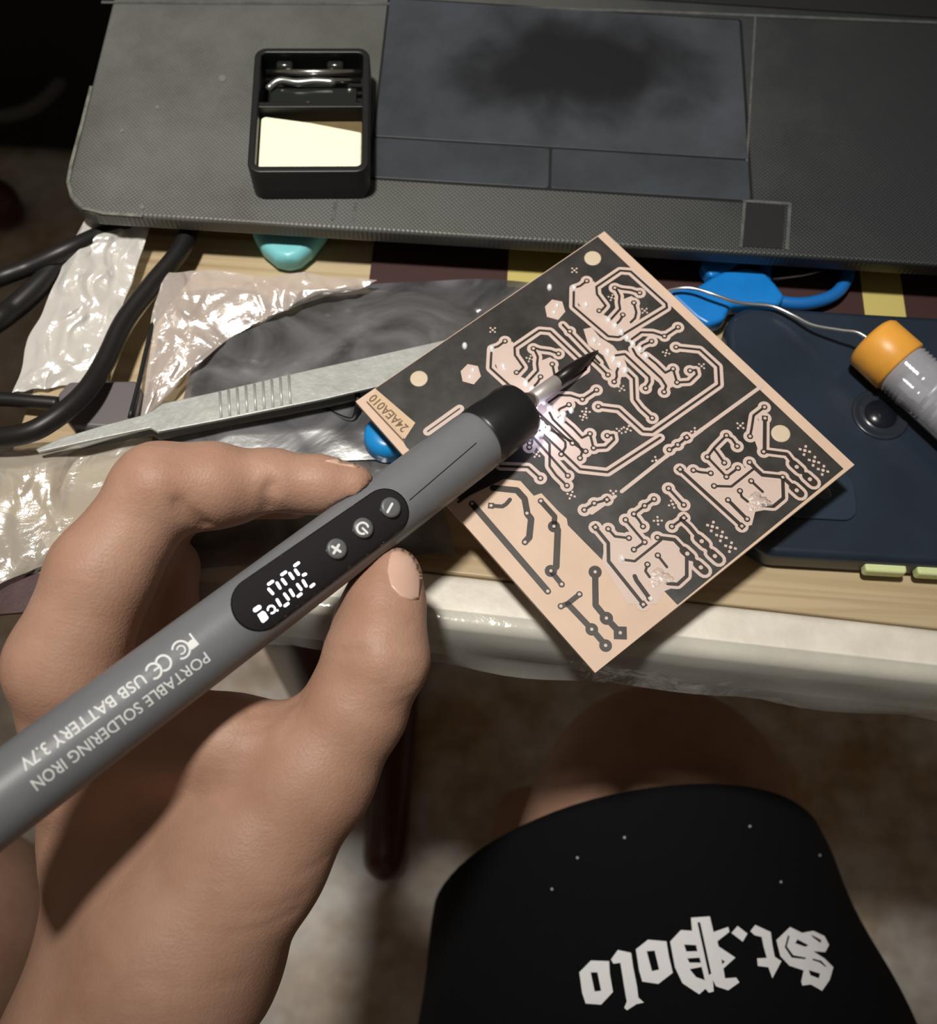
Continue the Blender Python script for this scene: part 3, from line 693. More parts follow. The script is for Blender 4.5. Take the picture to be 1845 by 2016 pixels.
ZQ = lambda x, y: q2(x, y)
def poly(name, pts, z, m, cv=ZQ):
    V, F = tri2d([[cv(*p) for p in pts]], .5); return obj(name, [QF(x, y, z) for x, y in V], [f if 1 else f for f in flip_up(V, F)], m, board)
def flip_up(V, F):
    G = []
    for f in F:
        a, b, c = (np.array(V[i]) for i in f[:3]); k = (b-a)[0]*(c-a)[1]-(b-a)[1]*(c-a)[0]; G.append(f if k > 0 else f[::-1])
    return G
pour = [(1177, 466), (1661, 923), (1334, 1191), (1309, 1165), (1290, 1120), (1230, 1110), (1188, 1105), (1118, 1034), (1116, 1021), (1100, 1007), (1066, 971), (1051, 976), (1025, 947), (993, 943), (905, 985), (800, 880), (792, 866), (817, 832), (739, 765)]
poly('copper_pour', pour, .00005, cop)
chan = []          # light etched channels, joined
def T(cv, pts, w=.00072, ch=.0027, pads=(), sq=(), sold=(), bare=False, name='trace', pr=.00088):
    P = [cv(*p) for p in pts]
    if not bare:
        chan.extend(stroke(P, ch))
        for p in list(pads)+list(sq): chan.extend(disc(cv(*p), ch*.70, 16))
    g = stroke(P, w)
    for p in pads: g += disc(cv(*p), pr, 14)
    for p in sq:
        c_ = np.array(cv(*p)); d_ = np.array(P[1])-np.array(P[0]); g_ = math.atan2(d_[1], d_[0]); s_ = pr*1.35
        g += [[(c_[0]+s_*math.cos(g_+a), c_[1]+s_*math.sin(g_+a)) for a in (math.pi/4, 3*math.pi/4, 5*math.pi/4, 7*math.pi/4)]]
    o = obj(name, *flat_geo(g, QF, .00018), trc, board)
    hs = []
    for p in list(pads)+list(sq): hs += disc(cv(*p), .00046, 10)
    if hs: obj('drill_hole', *flat_geo(hs, QF, .00024), hol, o)
    return o
_bead = None
def bead(c_, s=1.0, ang=.9):
    n = 9; V = []; F = []; ca, sa = math.cos(ang), math.sin(ang)
    for t_, r_ in ((0, 1.0), (.35, .92), (.7, .6), (.85, .08)):
        for k in range(n):
            a = 2*math.pi*k/n; x, y = r_*math.cos(a)*.00105*s, r_*math.sin(a)*.00072*s
            V.append(QF(c_[0]+x*ca-y*sa, c_[1]+x*sa+y*ca, t_*.0010*s))
    for i in range(3):
        for k in range(n): F.append([i*n+k, i*n+(k+1) % n, (i+1)*n+(k+1) % n, (i+1)*n+k])
    F.append([3*n+k for k in range(n)])
    return obj('solder_joint', V, F, sld, board, True)
def star(c_, s=1.0, a0=.3):
    g = []
    for k in range(4):
        a = a0+k*math.pi/2; g.append([(c_[0]+r_*math.cos(a+da)*s, c_[1]+r_*math.sin(a+da)*s) for r_, da in ((.0008, -.35), (.0014, -.2), (.0014, .2), (.0008, .35))])
    g += disc(c_, .0004*s, 8); return g
stars = []
# ---- module with the spiral trace (drawn twice on the board)
shift = np.array(q2(965, 683))-np.array(q2(1127, 564))
def module(cv):
    poly('bare_patch', [(95, 430), (130, 400), (215, 350), (230, 390), (222, 440), (275, 505), (240, 545), (290, 560), (360, 600), (400, 560), (380, 500), (390, 460), (440, 440), (490, 470), (485, 560), (440, 630), (380, 690), (310, 690), (150, 545)], .00008, gap, cv)
    poly('bare_patch', [(150, 640), (200, 630), (250, 690), (330, 740), (400, 830), (440, 930), (380, 930), (310, 880), (270, 800), (180, 740)], .00008, gap, cv)
    poly('bare_patch', [(420, 790), (560, 800), (660, 900), (720, 980), (660, 1000), (600, 960), (520, 900)], .00008, gap, cv)
    T(cv, [(92, 392), (90, 505), (300, 684), (362, 690), (655, 512), (652, 486), (436, 292), (372, 287), (228, 385), (232, 430), (285, 500), (262, 525), (245, 530)], pads=[(245, 530)])
    T(cv, [(92, 392), (130, 380), (170, 350)], pads=[(170, 350)])
    T(cv, [(340, 385), (380, 398), (440, 405), (490, 422)], pads=[(340, 392), (490, 422)])
    T(cv, [(345, 395), (368, 440), (365, 480), (372, 520), (310, 588)], pads=[])
    T(cv, [(455, 482), (470, 540), (462, 575), (436, 600)], pads=[(455, 482)])
    T(cv, [(390, 555), (370, 590), (345, 615)], pads=[(388, 555)])
    T(cv, [(442, 702), (500, 660), (570, 662), (640, 684), (722, 630)], pads=[(640, 684), (722, 630)])
    T(cv, [(490, 762), (510, 738), (562, 715)], pads=[(562, 715)])
    T(cv, [(528, 800), (590, 850), (645, 905), (692, 882), (705, 925), (716, 964), (790, 960), (836, 915), (830, 888), (795, 893)], pads=[(692, 882), (716, 964), (795, 893)])
    T(cv, [(345, 800), (400, 792), (548, 930), (550, 960), (526, 1000)], pads=[(526, 1000)])
    T(cv, [(448, 760), (470, 800), (622, 940), (650, 985), (638, 1022)], pads=[(638, 1022)])
    T(cv, [(403, 890), (455, 940), (460, 1068), (500, 1120), (566, 1180)], pads=[(566, 1180)])
    T(cv, [(200, 825), (250, 870), (298, 918)], pads=[(298, 918)]); T(cv, [(368, 857), (350, 900), (352, 930), (336, 960)], pads=[(336, 960)])
    for x, y in ((165, 495), (92, 392), (300, 588), (340, 622), (378, 660), (413, 695), (448, 730), (490, 765), (528, 803), (215, 712), (297, 778), (332, 822), (368, 857), (403, 890)): bead(cv(x, y), 1.22)
    bead(cv(248, 735), .6)
    for x, y in ((95, 285), (650, 785), (865, 865), (380, 1000), (520, 530), (320, 450)): stars.extend(star(cv(x, y), .9, x*.1))
module(Z7)
module(lambda x, y: tuple(np.array(Z7(x, y))+shift))
# ---- frame trace running round both spiral modules
T(ZQ, [(1331, 684), (1378, 689), (1414, 722), (1416, 758), (1284, 851), (1266, 850), (1218, 806), (1178, 801)], pads=[(1331, 684), (1178, 801)])
T(ZQ, [(1300, 862), (1196, 930), (1142, 924), (1060, 846), (1030, 812)])
T(ZQ, [(1040, 850), (1085, 900), (1118, 937)], pads=[(1118, 937), (1043, 873)]); T(ZQ, [(1040, 795), (1120, 868), (1153, 889)], pads=[(1153, 889), (1127, 873)])
T(ZQ, [(1075, 842), (1130, 872)]); T(ZQ, [(985, 918), (1040, 920), (1064, 942)], pads=[(1064, 942)])
T(ZQ, [(842, 850), (905, 805)], w=.0004); T(ZQ, [(1108, 640), (1122, 655), (1180, 715)], pads=[(1122, 653)])
# two pale pads outside, loose solder blobs
for x, y in ((1093, 610), (927, 737)): poly('bare_patch', [(x-20, y-6), (x-6, y-20), (x+14, y-16), (x+20, y+4), (x+6, y+20), (x-16, y+14)], .00008, gap); bead(ZQ(x+4, y-8), .9); bead(ZQ(x-2, y+6), .9)
for x, y in ((1082, 566), (915, 681)): bead(ZQ(x, y), 1.15)
for x, y in ((1068, 836), (1080, 845), (1125, 808), (1110, 816)): bead(ZQ(x, y), 1.1)
# ---- divider line with two small connectors
for a, b in (((1500, 760), (1383, 845)), ((1310, 900), (1224, 968)), ((1210, 978), (1165, 1010))): chan.extend(stroke([ZQ(*a), ZQ(*b)], .0011))
chan.extend(stroke([ZQ(1383, 845), ZQ(1310, 900)], .0012))
T(Z8, [(670, 326), (720, 296), (775, 252)], pads=[(670, 326), (720, 296)], sq=[(775, 252)]); T(Z8, [(155, 690), (215, 650), (292, 628)], pads=[(155, 690), (215, 650)], sq=[(292, 628)])
# ---- right lower module
poly('bare_patch', [(735, 425), (830, 480), (1000, 500), (1080, 450), (1165, 420), (1240, 490), (1345, 500), (1365, 520), (1362, 630), (1300, 680), (1190, 700), (1170, 780), (1100, 800), (740, 470)], .00008, gap, Z8)
poly('bare_patch', [(1195, 140), (1235, 160), (1235, 310), (1205, 320), (1180, 250)], .00008, gap, Z8)
T(Z8, [(1245, 68), (1180, 118), (1168, 195), (1158, 245)], pads=[(1245, 68), (1158, 245)])
T(Z8, [(1248, 135), (1246, 335), (1380, 352), (1440, 430), (1520, 505)], w=.0011, pads=[(1240, 338)], sq=[(1248, 135)])
for x, y in ((1440, 430), (1520, 505), (1440, 572)): 
    a_ = np.array(Z8(x-22, y-20)); b_ = np.array(Z8(x+22, y+20)); chan.extend([capsule(a_, b_, .0042)]); obj('solder_pad', *flat_geo([capsule(a_, b_, .0023)], QF, .0002), trc, board); obj('drill_hole', *flat_geo(disc(Z8(x, y), .0006), QF, .00026), hol, board)
T(Z8, [(1080, 305), (1050, 262), (1015, 240), (945, 310), (900, 370)], pads=[(1080, 305), (1015, 240), (900, 370)])
T(Z8, [(900, 370), (1015, 490), (1085, 437)], pads=[(1015, 490), (1085, 437)]); T(Z8, [(815, 450), (860, 462), (920, 468)], pads=[(815, 450), (920, 468)])
T(Z8, [(1002, 405), (960, 345), (938, 318)], pads=[(1002, 405)])
T(Z8, [(735, 445), (1085, 765), (1108, 788)], w=.0010, sq=[(735, 445), (1108, 788)])
T(Z8, [(940, 545), (1045, 548), (1175, 445)], pads=[(940, 545)]); T(Z8, [(1155, 400), (1190, 440), (1232, 478), (1330, 488), (1356, 492), (1440, 570)], w=.0011, pads=[(1155, 402), (1356, 492)])
T(Z8, [(1356, 500), (1360, 618), (1300, 668), (1232, 662)], w=.0010); T(Z8, [(1165, 515), (1235, 580)], pads=[(1165, 515)], bare=True)
T(Z8, [(1097, 575), (1108, 610), (1145, 640)], pads=[(1097, 575)], bare=True); T(Z8, [(1025, 630), (1140, 745)], pads=[(1025, 630), (1140, 745)], w=.001, bare=True)
# ---- left lower module
poly('bare_patch', [(205, 790), (280, 830), (420, 840), (520, 900), (600, 850), (700, 880), (770, 960), (778, 1090), (720, 1150), (640, 1180), (600, 1260), (420, 1260), (260, 1010), (280, 900)], .00008, gap, Z8)
T(Z8, [(665, 560), (757, 660)], pads=[(665, 560), (757, 660)]); T(Z8, [(757, 738), (685, 790)], pads=[(685, 790)], sq=[(757, 738)])
T(Z8, [(740, 745), (790, 790), (865, 880), (945, 970)], w=.0011)
for x, y in ((865, 880), (945, 970), (778, 955), (860, 1038)):
    a_ = np.array(Z8(x-22, y-20)); b_ = np.array(Z8(x+22, y+20)); chan.extend([capsule(a_, b_, .0042)]); obj('solder_pad', *flat_geo([capsule(a_, b_, .0023)], QF, .0002), trc, board); obj('drill_hole', *flat_geo(disc(Z8(x, y), .0006), QF, .00026), hol, board)
T(Z8, [(577, 625), (520, 665), (455, 715)], pads=[(577, 625), (520, 665), (455, 715)]); T(Z8, [(455, 715), (485, 750), (510, 790)], pads=[(510, 790)])
T(Z8, [(405, 750), (520, 885), (455, 930)], pads=[(405, 750), (520, 885), (455, 930)]); T(Z8, [(300, 805), (340, 850), (425, 860)], pads=[(300, 805), (425, 860)])
T(Z8, [(222, 795), (300, 890), (302, 1000), (490, 1235), (512, 1262)], w=.0010, sq=[(222, 795), (512, 1262)])
T(Z8, [(385, 990), (460, 1000), (620, 872)], ch=.0024); T(Z8, [(598, 857), (700, 870), (775, 950), (860, 1035)], w=.0011, pads=[(598, 857)])
T(Z8, [(775, 980), (775, 1090), (720, 1140), (660, 1135)], w=.0010); T(Z8, [(600, 965), (655, 1035)], pads=[(600, 965)], bare=True)
T(Z8, [(537, 1020), (525, 1060), (550, 1095)], pads=[(537, 1020)], bare=True); T(Z8, [(460, 1090), (470, 1115), (550, 1225)], pads=[(550, 1225)], w=.0012, bare=True)
bead(Z8(385, 985), 1.1); bead(Z8(560, 1228), .9)
# flux residue with tiny solder balls
flx = film('flux', (.97, .95, .93), (.75, .66, .62), .30, .0, .2, .3, 700)
for cx_, cy_ in ((1205, 640), (615, 1100)):
    V = [QF(*Z8(cx_, cy_), .0007)]; F = []
    for k in range(18):
        a = 2*math.pi*k/18; rr = 70*(1+.25*math.sin(3*a+1)+.15*math.sin(7*a)); V.append(QF(*Z8(cx_+rr*math.cos(a), cy_+rr*.75*math.sin(a)), .0002))
    for k in range(18): F.append([0, 1+k, 1+(k+1) % 18])
    obj('flux_residue', V, F, flx, board, True)
    for k in range(9):
        a = rng.uniform(0, 6.28); rr = rng.uniform(5, 50); bead(Z8(cx_+rr*math.cos(a), cy_+rr*.8*math.sin(a)), rng.uniform(.25, .5), a)
# ---- traces on the bare corner
W_ = .0018
T(Z9, [(790, 632), (1280, 1200)], w=W_, pads=[(790, 632), (1280, 1200)], bare=True); T(Z9, [(925, 530), (1080, 545), (1130, 600), (1148, 700), (1172, 730), (1160, 850), (1132, 880)], w=W_, pads=[(1145, 695), (1132, 882)], bare=True)
T(Z9, [(912, 645), (985, 650), (1010, 635), (1035, 605)], w=.0011, sq=[(912, 645)], bare=True)
T(Z9, [(1235, 615), (1325, 715), (1320, 780)], w=.0015, pads=[(1235, 615)], bare=True); T(Z9, [(1320, 780), (1345, 800), (1335, 1040), (1300, 1068)], w=W_, pads=[(1320, 780), (1300, 1068)], bare=True, pr=.0017)
T(Z9, [(1300, 1068), (1370, 1155)], w=.0014, pads=[(1370, 1155)], bare=True)
T(Z9, [(1485, 1220), (1410, 1280), (1365, 1297)], w=.0014, pads=[(1485, 1220), (1365, 1297)], bare=True); T(Z9, [(1410, 1282), (1565, 1445), (1655, 1550)], w=.0016, pads=[(1565, 1447), (1655, 1552)], bare=True, pr=.0017)
T(Z9, [(1587, 1075), (1590, 1290), (1660, 1375), (1750, 1470)], w=.0017, pads=[(1587, 1075), (1660, 1375)], sq=[(1750, 1470)], bare=True, pr=.0018)
T(Z9, [(700, 622), (780, 566), (830, 530), (860, 505)], w=.0007, bare=True)
obj('etched_channel', *flat_geo(chan, QF, .00012), gap, board)['kind'] = 'stuff'
for x, y in ((165, 95), (415, 200), (590, 390), (330, 590), (1100, 180), (600, 755), (825, 215), (690, 655), (75, 600)): stars.extend(star(Z8(x, y), 1.0, x*.3))
for x, y, a in ((1490, 330, .6), (1545, 395, .6), (1600, 450, .6), (930, 790, .6), (985, 850, .6), (1040, 915, .6)): stars.extend(star(Z8(x, y), 1.25, a))
obj('silkscreen_tick', *flat_geo(stars, QF, .00014), gap, board)['kind'] = 'stuff'
for x, y, rr in ((1167, 509, .0026), (825, 746, .0026), (1537, 854, .0027)): obj('mounting_hole', *lathe(QF(*q2(x, y), -.0002), QF.z, [(0, rr), (.0004, rr), (.00045, rr*.9), (.0003, .0004)], 24), mat('hole_cream', (.60, .50, .37), .4), board, True)
# ---- code label at the left corner
lab = poly('label_strip', [(740, 768), (818, 833), (797, 865), (727, 790)], .00022, mat('label_tan', (.58, .42, .27), .5))
obj('label_line', *flat_geo(stroke([q2(723, 792), q2(796, 870)], .00045), QF, .00026), mat('label_ink', (.16, .09, .05), .6), board)
tv, tf = text_geo('24AEA010', .012); tw_ = max(v[0] for v in tv)
s0, s1 = np.array(q2(806, 842)), np.array(q2(738, 776)); dx_ = (s1-s0)/tw_; nx_ = np.array([-dx_[1], dx_[0]])
up_ = np.array(q2(790, 857))-np.array(q2(806, 842)); nx_ = nx_*np.sign(nx_@up_)
nx_ = nx_/np.linalg.norm(nx_)*.0028/.72
V2 = [s0+dx_*v[0]+nx_*v[1] for v in tv]
obj('label_code', [QF(x, y, .00028) for x, y in V2], flip_up(V2, tf), mat('label_ink', (.16, .09, .05), .6), board)
# components underneath that carry the board
cm = mat('component_black', (.02, .02, .022), .4)
for x, y in ((1050, 690), (1400, 900), (1150, 1080)):
    u, v = q2(x, y); p = QF(u, v, -.0016); obj('capacitor', *lathe(np.array([p[0], p[1], .0105 if x == 1400 else .0050 if x == 1050 else .0]), (0, 0, 1), [(0, .0038), (.0005, .0042), (p[2]-(.0105 if x == 1400 else .0050 if x == 1050 else .0)+.0002, .0042)], 20), cm, board, True)

# ---------------------------------------------------------------- soldering iron pen
tipP = QF(*q2(1177, 692), .0006); rearP = D(0, 1573, .211)
pa = (tipP-rearP); PL = np.linalg.norm(pa); pa /= PL
def pax(px, py):     # distance from tip (back along the axis) of the axis point seen at that pixel
    v = ray(px, py); v = v/np.linalg.norm(v); w0 = CP-tipP; d1 = -pa
    b_ = v@d1; d_ = v@w0; e_ = d1@w0; return (e_-b_*d_)/(1-b_*b_)
PR = .0088
tc_ = pax(1026, 806); tb = pax(947, 866)            # collar front / collar rear
PENL = .215
pen = thing('soldering_iron', tipP, 'grey pen shaped portable soldering iron with lit display held over the board', 'soldering iron')
gm = mat('pen_grey', (.172, .180, .194), .42, var=.06, scale=200, bump=.05, bscale=2500)
body_prof = [(tb+.0002, PR*.955), (tb+.0010, PR*.985), (tb+.003, PR), (PENL-.004, PR), (PENL-.001, PR*.93), (PENL, PR*.8)]
bV, bF = lathe(tipP, -pa, body_prof, 96); obj('body', bV, bF, gm, pen, True)
ckm = mat('pen_black', (.012, .012, .013), .36)
obj('collar', *lathe(tipP, -pa, [(tc_+.0012, PR*.62), (tc_, PR*.80), (tc_+.0008, PR*.93), (tc_+.0022, PR*.97), (tb-.0006, PR*1.0), (tb, PR*.97), (tb+.001, PR*.9)], 64), ckm, pen, True)
led = mat('led_lens', (.93, .95, 1.0), .25, emit=2.5)
obj('led_lens', *lathe(tipP, -pa, [(tc_+.0012, PR*.64), (tc_-.0008, PR*.60), (tc_-.0016, PR*.48), (tc_-.0014, PR*.30)], 40), led, pen, True)
obj('metal_nut', *lathe(tipP, -pa, [(tc_+.001, PR*.36), (tc_-.0035, PR*.36), (tc_-.0045, PR*.30), (tc_-.006, PR*.24)], 24), stl, pen, True)
tm = pax(1096, 753)
obj('tip_shaft', *lathe(tipP, -pa, [(tc_-.003, .0024), (tm, .00215), (tm-.0005, .0018)], 24), mat('shaft_steel', (.40, .37, .36), .45, .35), pen, True)
obj('tip_point', *lathe(tipP, -pa, [(tm+.0002, .00205), (tm*.55, .00195), (tm*.22, .0012), (.0012, .0005), (.0, .0002)], 20), mat('tip_dark', (.022, .018, .018), .35, .5), pen, True)
bodyB = bvh_of(bV, bF)
# glossy control panel
pst = np.array((508, 1189)); pen_ = np.array((758, 1009))
def panel_outline(grow): 
    # stadium tapering with perspective
    out = []; g = math.atan2(pen_[1]-pst[1], pen_[0]-pst[0])
    for c_, r_, s_ in ((pen_, 44+grow, -90), (pst, 51+grow, 90)):
        for k in range(17):
            a = g+math.radians(s_+180*k/16); out.append((c_[0]+r_*math.cos(a), c_[1]+r_*math.sin(a)))
    return out
obj('panel_rim', *stick(*tri2d([panel_outline(3)], 7), bodyB, .00012), mat('rim_black', (.006, .006, .007), .15), pen, True)
pV, pF = stick(*tri2d([panel_outline(0)], 6), bodyB, .00035)
obj('control_panel', pV, pF, mat('panel_gloss', (.020, .018, .021), .10, coat=.6), pen, True)
# sides of the panel plate
panelB = bvh_of(pV, pF)
whm = mat('print_white', (.78, .79, .80), .5)
btn = mat('button_grey', (.12, .125, .13), .4)
pdir = (np.array(pen_)-pst)/np.linalg.norm(np.array(pen_)-pst); pnor = np.array([-pdir[1], pdir[0]])
for (bx, by), sy in (((662, 1081), '+'), ((714, 1040), 'o'), ((768, 1000), '-')):
    d_ = Vector(ray(bx, by)).normalized(); h = panelB.ray_cast(Vector(CP), d_); hp_, hn = np.array(h[0]), np.array(h[1] if h[1].dot(d_) < 0 else -h[1])
    dep = (hp_-CP)@FW; R_ = 20.5*dep/FPX
    bo = obj('button', *lathe(hp_-hn*.0003, hn, [(0, R_), (.0009, R_), (.0012, R_*.93), (.0013, R_*.7), (.0013, .00005)], 28), btn, pen, True)
    g = []
    def loc(u, v): return (bx+pdir[0]*u+pnor[0]*v, by+pdir[1]*u+pnor[1]*v)
    if sy == '-': g = [capsule(loc(0, -7), loc(0, 7), 5)] if False else [capsule(loc(-6, -3), loc(6, 3), 5)]
    if sy == '+': g = [capsule(loc(-8, 0), loc(8, 0), 5), capsule(loc(0, -8), loc(0, 8), 5)]
    if sy == 'o':
        arc = [loc(10*math.cos(math.radians(a)), 10*math.sin(math.radians(a))) for a in range(35, 345, 15)]
        g = [capsule(arc[k], arc[k+1], 4.2, 3) for k in range(len(arc)-1)]+[capsule(loc(1, 0), loc(12, 1), 4)]
    if sy == '-': g = [capsule((bx-5, by+8), (bx+4, by-8), 5)]
    if sy == 'o':
        cc = (bx, by); arc = [(bx+11*math.cos(math.radians(a)), by+11*math.sin(math.radians(a))) for a in range(75, 360, 15)]
        g = [capsule(arc[k], arc[k+1], 4.4, 3) for k in range(len(arc)-1)]+[capsule((bx, by), (bx+9, by+9), 4.4)]
    if sy == '+':
        g = [capsule((bx-8, by-5), (bx+8, by+5), 5.4), capsule((bx+5, by-8), (bx-5, by+8), 5.4)]
    dV, dF = bo_geo = lathe(hp_-hn*.0003, hn, [(0, R_), (.0009, R_), (.0012, R_*.93), (.0013, R_*.7), (.0013, .00005)], 28)
    bB = bvh_of(dV, dF); V2, F2 = union2d(g)
    obj('button_symbol', *stick(V2, F2, bB, .00006), whm, bo)
# seven segment display
lit = mat('display_lit', (.95, .90, 1.0), .4, emit=1.6)
def ZD(x, y): return (450+x/8.022, 1080+y/8.022)
sg = []
for x0_, y0_, x1_, y1_ in ((1045, 272, 1105, 228), (840, 415, 902, 372), (632, 565, 697, 520), (1055, 342, 1105, 408), (965, 395, 1018, 472), (848, 490, 903, 560), (765, 545, 812, 625), (635, 642, 698, 712), (1180, 420, 1215, 403), (1175, 508, 1223, 590), (1085, 568, 1143, 645), (972, 655, 1023, 740), (882, 718, 942, 798), (765, 808, 815, 895), (1298, 600, 1345, 563), (1095, 752, 1143, 715), (888, 903, 937, 866)):
    sg.append(capsule(ZD(x0_, y0_), ZD(x1_, y1_), 46/8.022, 4))
arc = [ZD(675+58*math.cos(math.radians(a)), 962+58*math.sin(math.radians(a))) for a in range(-190, 105, 20)]
sg += [capsule(arc[k], arc[k+1], 30/8.022, 3) for k in range(len(arc)-1)]
sg += [capsule(ZD(420, 970), ZD(482, 928), 72/8.022, 4), [ZD(*p) for p in ((455, 1045), (535, 985), (575, 1000), (628, 1090), (610, 1120), (545, 1172), (520, 1160))], disc(ZD(770, 975), 2.2, 8)[0]]
V2, F2 = union2d(sg)
obj('display_digits', *stick(V2, F2, panelB, .0001), lit, pen)
# body seam line towards the collar
V2 = []; F2 = []
for k in range(12):
    a = np.array((806, 985))+(np.array((938, 872))-np.array((806, 985)))*k/12; c_ = np.array((806, 985))+(np.array((938, 872))-np.array((806, 985)))*(k+1)/12
    p = seg_poly(a, c_, 1.8)[0]; b0 = len(V2); V2 += [tuple(q) for q in p]; F2.append([b0, b0+1, b0+2, b0+3])
obj('body_seam', *stick(V2, F2, bodyB, .00006), ckm, pen)
# printed lettering
def print_line(s, c0, c1, h, nm, bold=.0):
    tv, tf = text_geo(s, bold); x1_ = max(v[0] for v in tv); x0_ = min(v[0] for v in tv)
    bm = bmesh.new(); vs = [bm.verts.new((*v, 0)) for v in tv]
    for f in tf:
        try: bm.faces.new([vs[i] for i in f])
        except ValueError: pass
    bmesh.ops.triangulate(bm, faces=bm.faces[:]); bmesh.ops.subdivide_edges(bm, edges=bm.edges[:], cuts=1, use_grid_fill=True)
    bmesh.ops.triangulate(bm, faces=bm.faces[:]); bm.verts.index_update()
    c0 = np.array(c0, float); c1 = np.array(c1, float); d_ = (c1-c0); up_ = np.array([-d_[1], d_[0]])/np.linalg.norm(d_); up_ = up_ if up_[1] > 0 else -up_
    P = [c0+d_*((v.co.x-x0_)/(x1_-x0_))+up_*(v.co.y/.72-.5)*(h*(1+.14*(v.co.x-x0_)/(x1_-x0_))) for v in bm.verts]; F = [[v.index for v in f.verts] for f in bm.faces]; bm.free()
    return obj(nm, *stick(P, F, bodyB, .00012), whm, pen)
def Z5(x, y): return np.array((x/3.69, 1200+y/3.69))
print_line('PORTABLE SOLDERING IRON', Z5(1510, 340), Z5(245, 1285), 22, 'printed_text', .004)
print_line('USB BATTERY 3.7V', Z5(1050, 500), Z5(160, 1140), 23, 'printed_text', .008)
lg = []
def zs(pts, w_): 
    q = [Z5(*p) for p in pts]
    for a, c_ in zip(q[:-1], q[1:]): lg.append(capsule(a, c_, w_/3.69, 3))
def za(cx_, cy_, r_, a0, a1, w_): zs([(cx_+r_*math.cos(math.radians(a)), cy_+r_*math.sin(math.radians(a))) for a in np.linspace(a0, a1, 14)], w_)
zs([(1380, 180), (1438, 252)], 15); zs([(1438, 252), (1392, 286)], 15); zs([(1408, 216), (1372, 243)], 14)
za(1316, 294, 64, -178, 92, 15); za(1316, 294, 30, -178, 92, 11)
za(1188, 390, 55, -175, 88, 17); za(1118, 448, 55, -175, 88, 17); zs([(1160, 415), (1122, 444)], 14)
V2, F2 = union2d(lg)
obj('printed_marks', *stick(V2, F2, bodyB, .00012), whm, pen)
# the pen's own work light
pl_ = bpy.data.lights.new('work_light', 'POINT'); pl_.energy = .008; pl_.color = (.70, .72, 1.0); pl_.shadow_soft_size = .006
plo = bpy.data.objects.new('work_light', pl_); COL.objects.link(plo)
_d = np.cross(pa, RT); _dn = -(UP - pa*(UP@pa)); _dn /= np.linalg.norm(_dn)
plo.location = Vector(tipP-pa*(tc_-.0030)+_dn*PR*.62) - Vector(tipP); plo.parent = pen

# ---------------------------------------------------------------- the person: hand, legs, shorts
def skin_mat(name, base, dark, bump=.28):
    m = bpy.data.materials.new(name); m.use_nodes = True; N, L = nt(m); b = N['Principled BSDF']
    tc = N.new('ShaderNodeTexCoord')
    n = N.new('ShaderNodeTexNoise'); n.inputs['Scale'].default_value = 55; n.inputs['Detail'].default_value = 6; n.inputs['Roughness'].default_value = .6; L.new(tc.outputs['Object'], n.inputs['Vector'])
    r = N.new('ShaderNodeValToRGB'); r.color_ramp.elements[0].position = .3; r.color_ramp.elements[1].position = .7
    r.color_ramp.elements[0].color = (*dark, 1); r.color_ramp.elements[1].color = (*base, 1); L.new(n.outputs['Fac'], r.inputs['Fac']); L.new(r.outputs['Color'], b.inputs['Base Color'])
    b.inputs['Roughness'].default_value = .52; b.inputs['Specular IOR Level'].default_value = .35
    b.inputs['Subsurface Weight'].default_value = .12; b.inputs['Subsurface Radius'].default_value = (1, .4, .25); b.inputs['Subsurface Scale'].default_value = .003
    v = N.new('ShaderNodeTexVoronoi'); v.inputs['Scale'].default_value = 1300; L.new(tc.outputs['Object'], v.inputs['Vector'])
    mp = N.new('ShaderNodeMapping'); mp.inputs['Rotation'].default_value = (0, 0, .6); mp.inputs['Scale'].default_value = (120, 500, 120); L.new(tc.outputs['Object'], mp.inputs['Vector'])
    n2 = N.new('ShaderNodeTexNoise'); n2.inputs['Scale'].default_value = 1.0; n2.inputs['Detail'].default_value = 3; L.new(mp.outputs['Vector'], n2.inputs['Vector'])
    ad = N.new('ShaderNodeMath'); ad.operation = 'MULTIPLY_ADD'; ad.inputs[1].default_value = .5; L.new(v.outputs['Distance'], ad.inputs[0]); L.new(n2.outputs['Fac'], ad.inputs[2])
    bp = N.new('ShaderNodeBump'); bp.inputs['Strength'].default_value = bump; bp.inputs['Distance'].default_value = .0005; L.new(ad.outputs[0], bp.inputs['Height']); L.new(bp.outputs['Normal'], b.inputs['Normal'])
    return m
skin = skin_mat('skin', (.45, .270, .195), (.37, .205, .140))
person = thing('person', D(700, 2016, .5)*[1, 1, 0]+np.array([0, 0, FLOORZ]), 'person in black shorts holding the soldering iron in the left hand', 'person')
def J(px, py, d, r): return (cs(px, py, d), r*d/FPX)
index = [J(694, 955, .258, 43), J(630, 951, .2575, 51), J(535, 945, .256, 58), J(425, 953, .253, 75), J(312, 968, .250, 85), J(200, 1130, .249, 101), J(130, 1310, .251, 112)]
thumb = [J(772, 1136, .259, 60), J(758, 1195, .257, 76), J(740, 1285, .255, 95), J(700, 1395, .254, 98), J(615, 1525, .255, 118)]
thenar = [J(615, 1525, .255, 118), J(490, 1690, .257, 145), J(350, 1880, .256, 180)]
dorsal = [J(130, 1310, .253, 112), J(190, 1500, .268, 120), J(235, 1660, .277, 140), J(262, 1850, .284, 170)]
web = [J(575, 1455, .256, 72), J(450, 1462, .2575, 86), J(320, 1450, .262, 100), J(190, 1400, .262, 110)]
inner = [J(440, 1560, .274, 130), J(360, 1780, .272, 160)]
wrist = [J(350, 1880, .266, 195), J(262, 1990, .266, 202), J(215, 2080, .262, 206), J(120, 2330, .246, 225)]
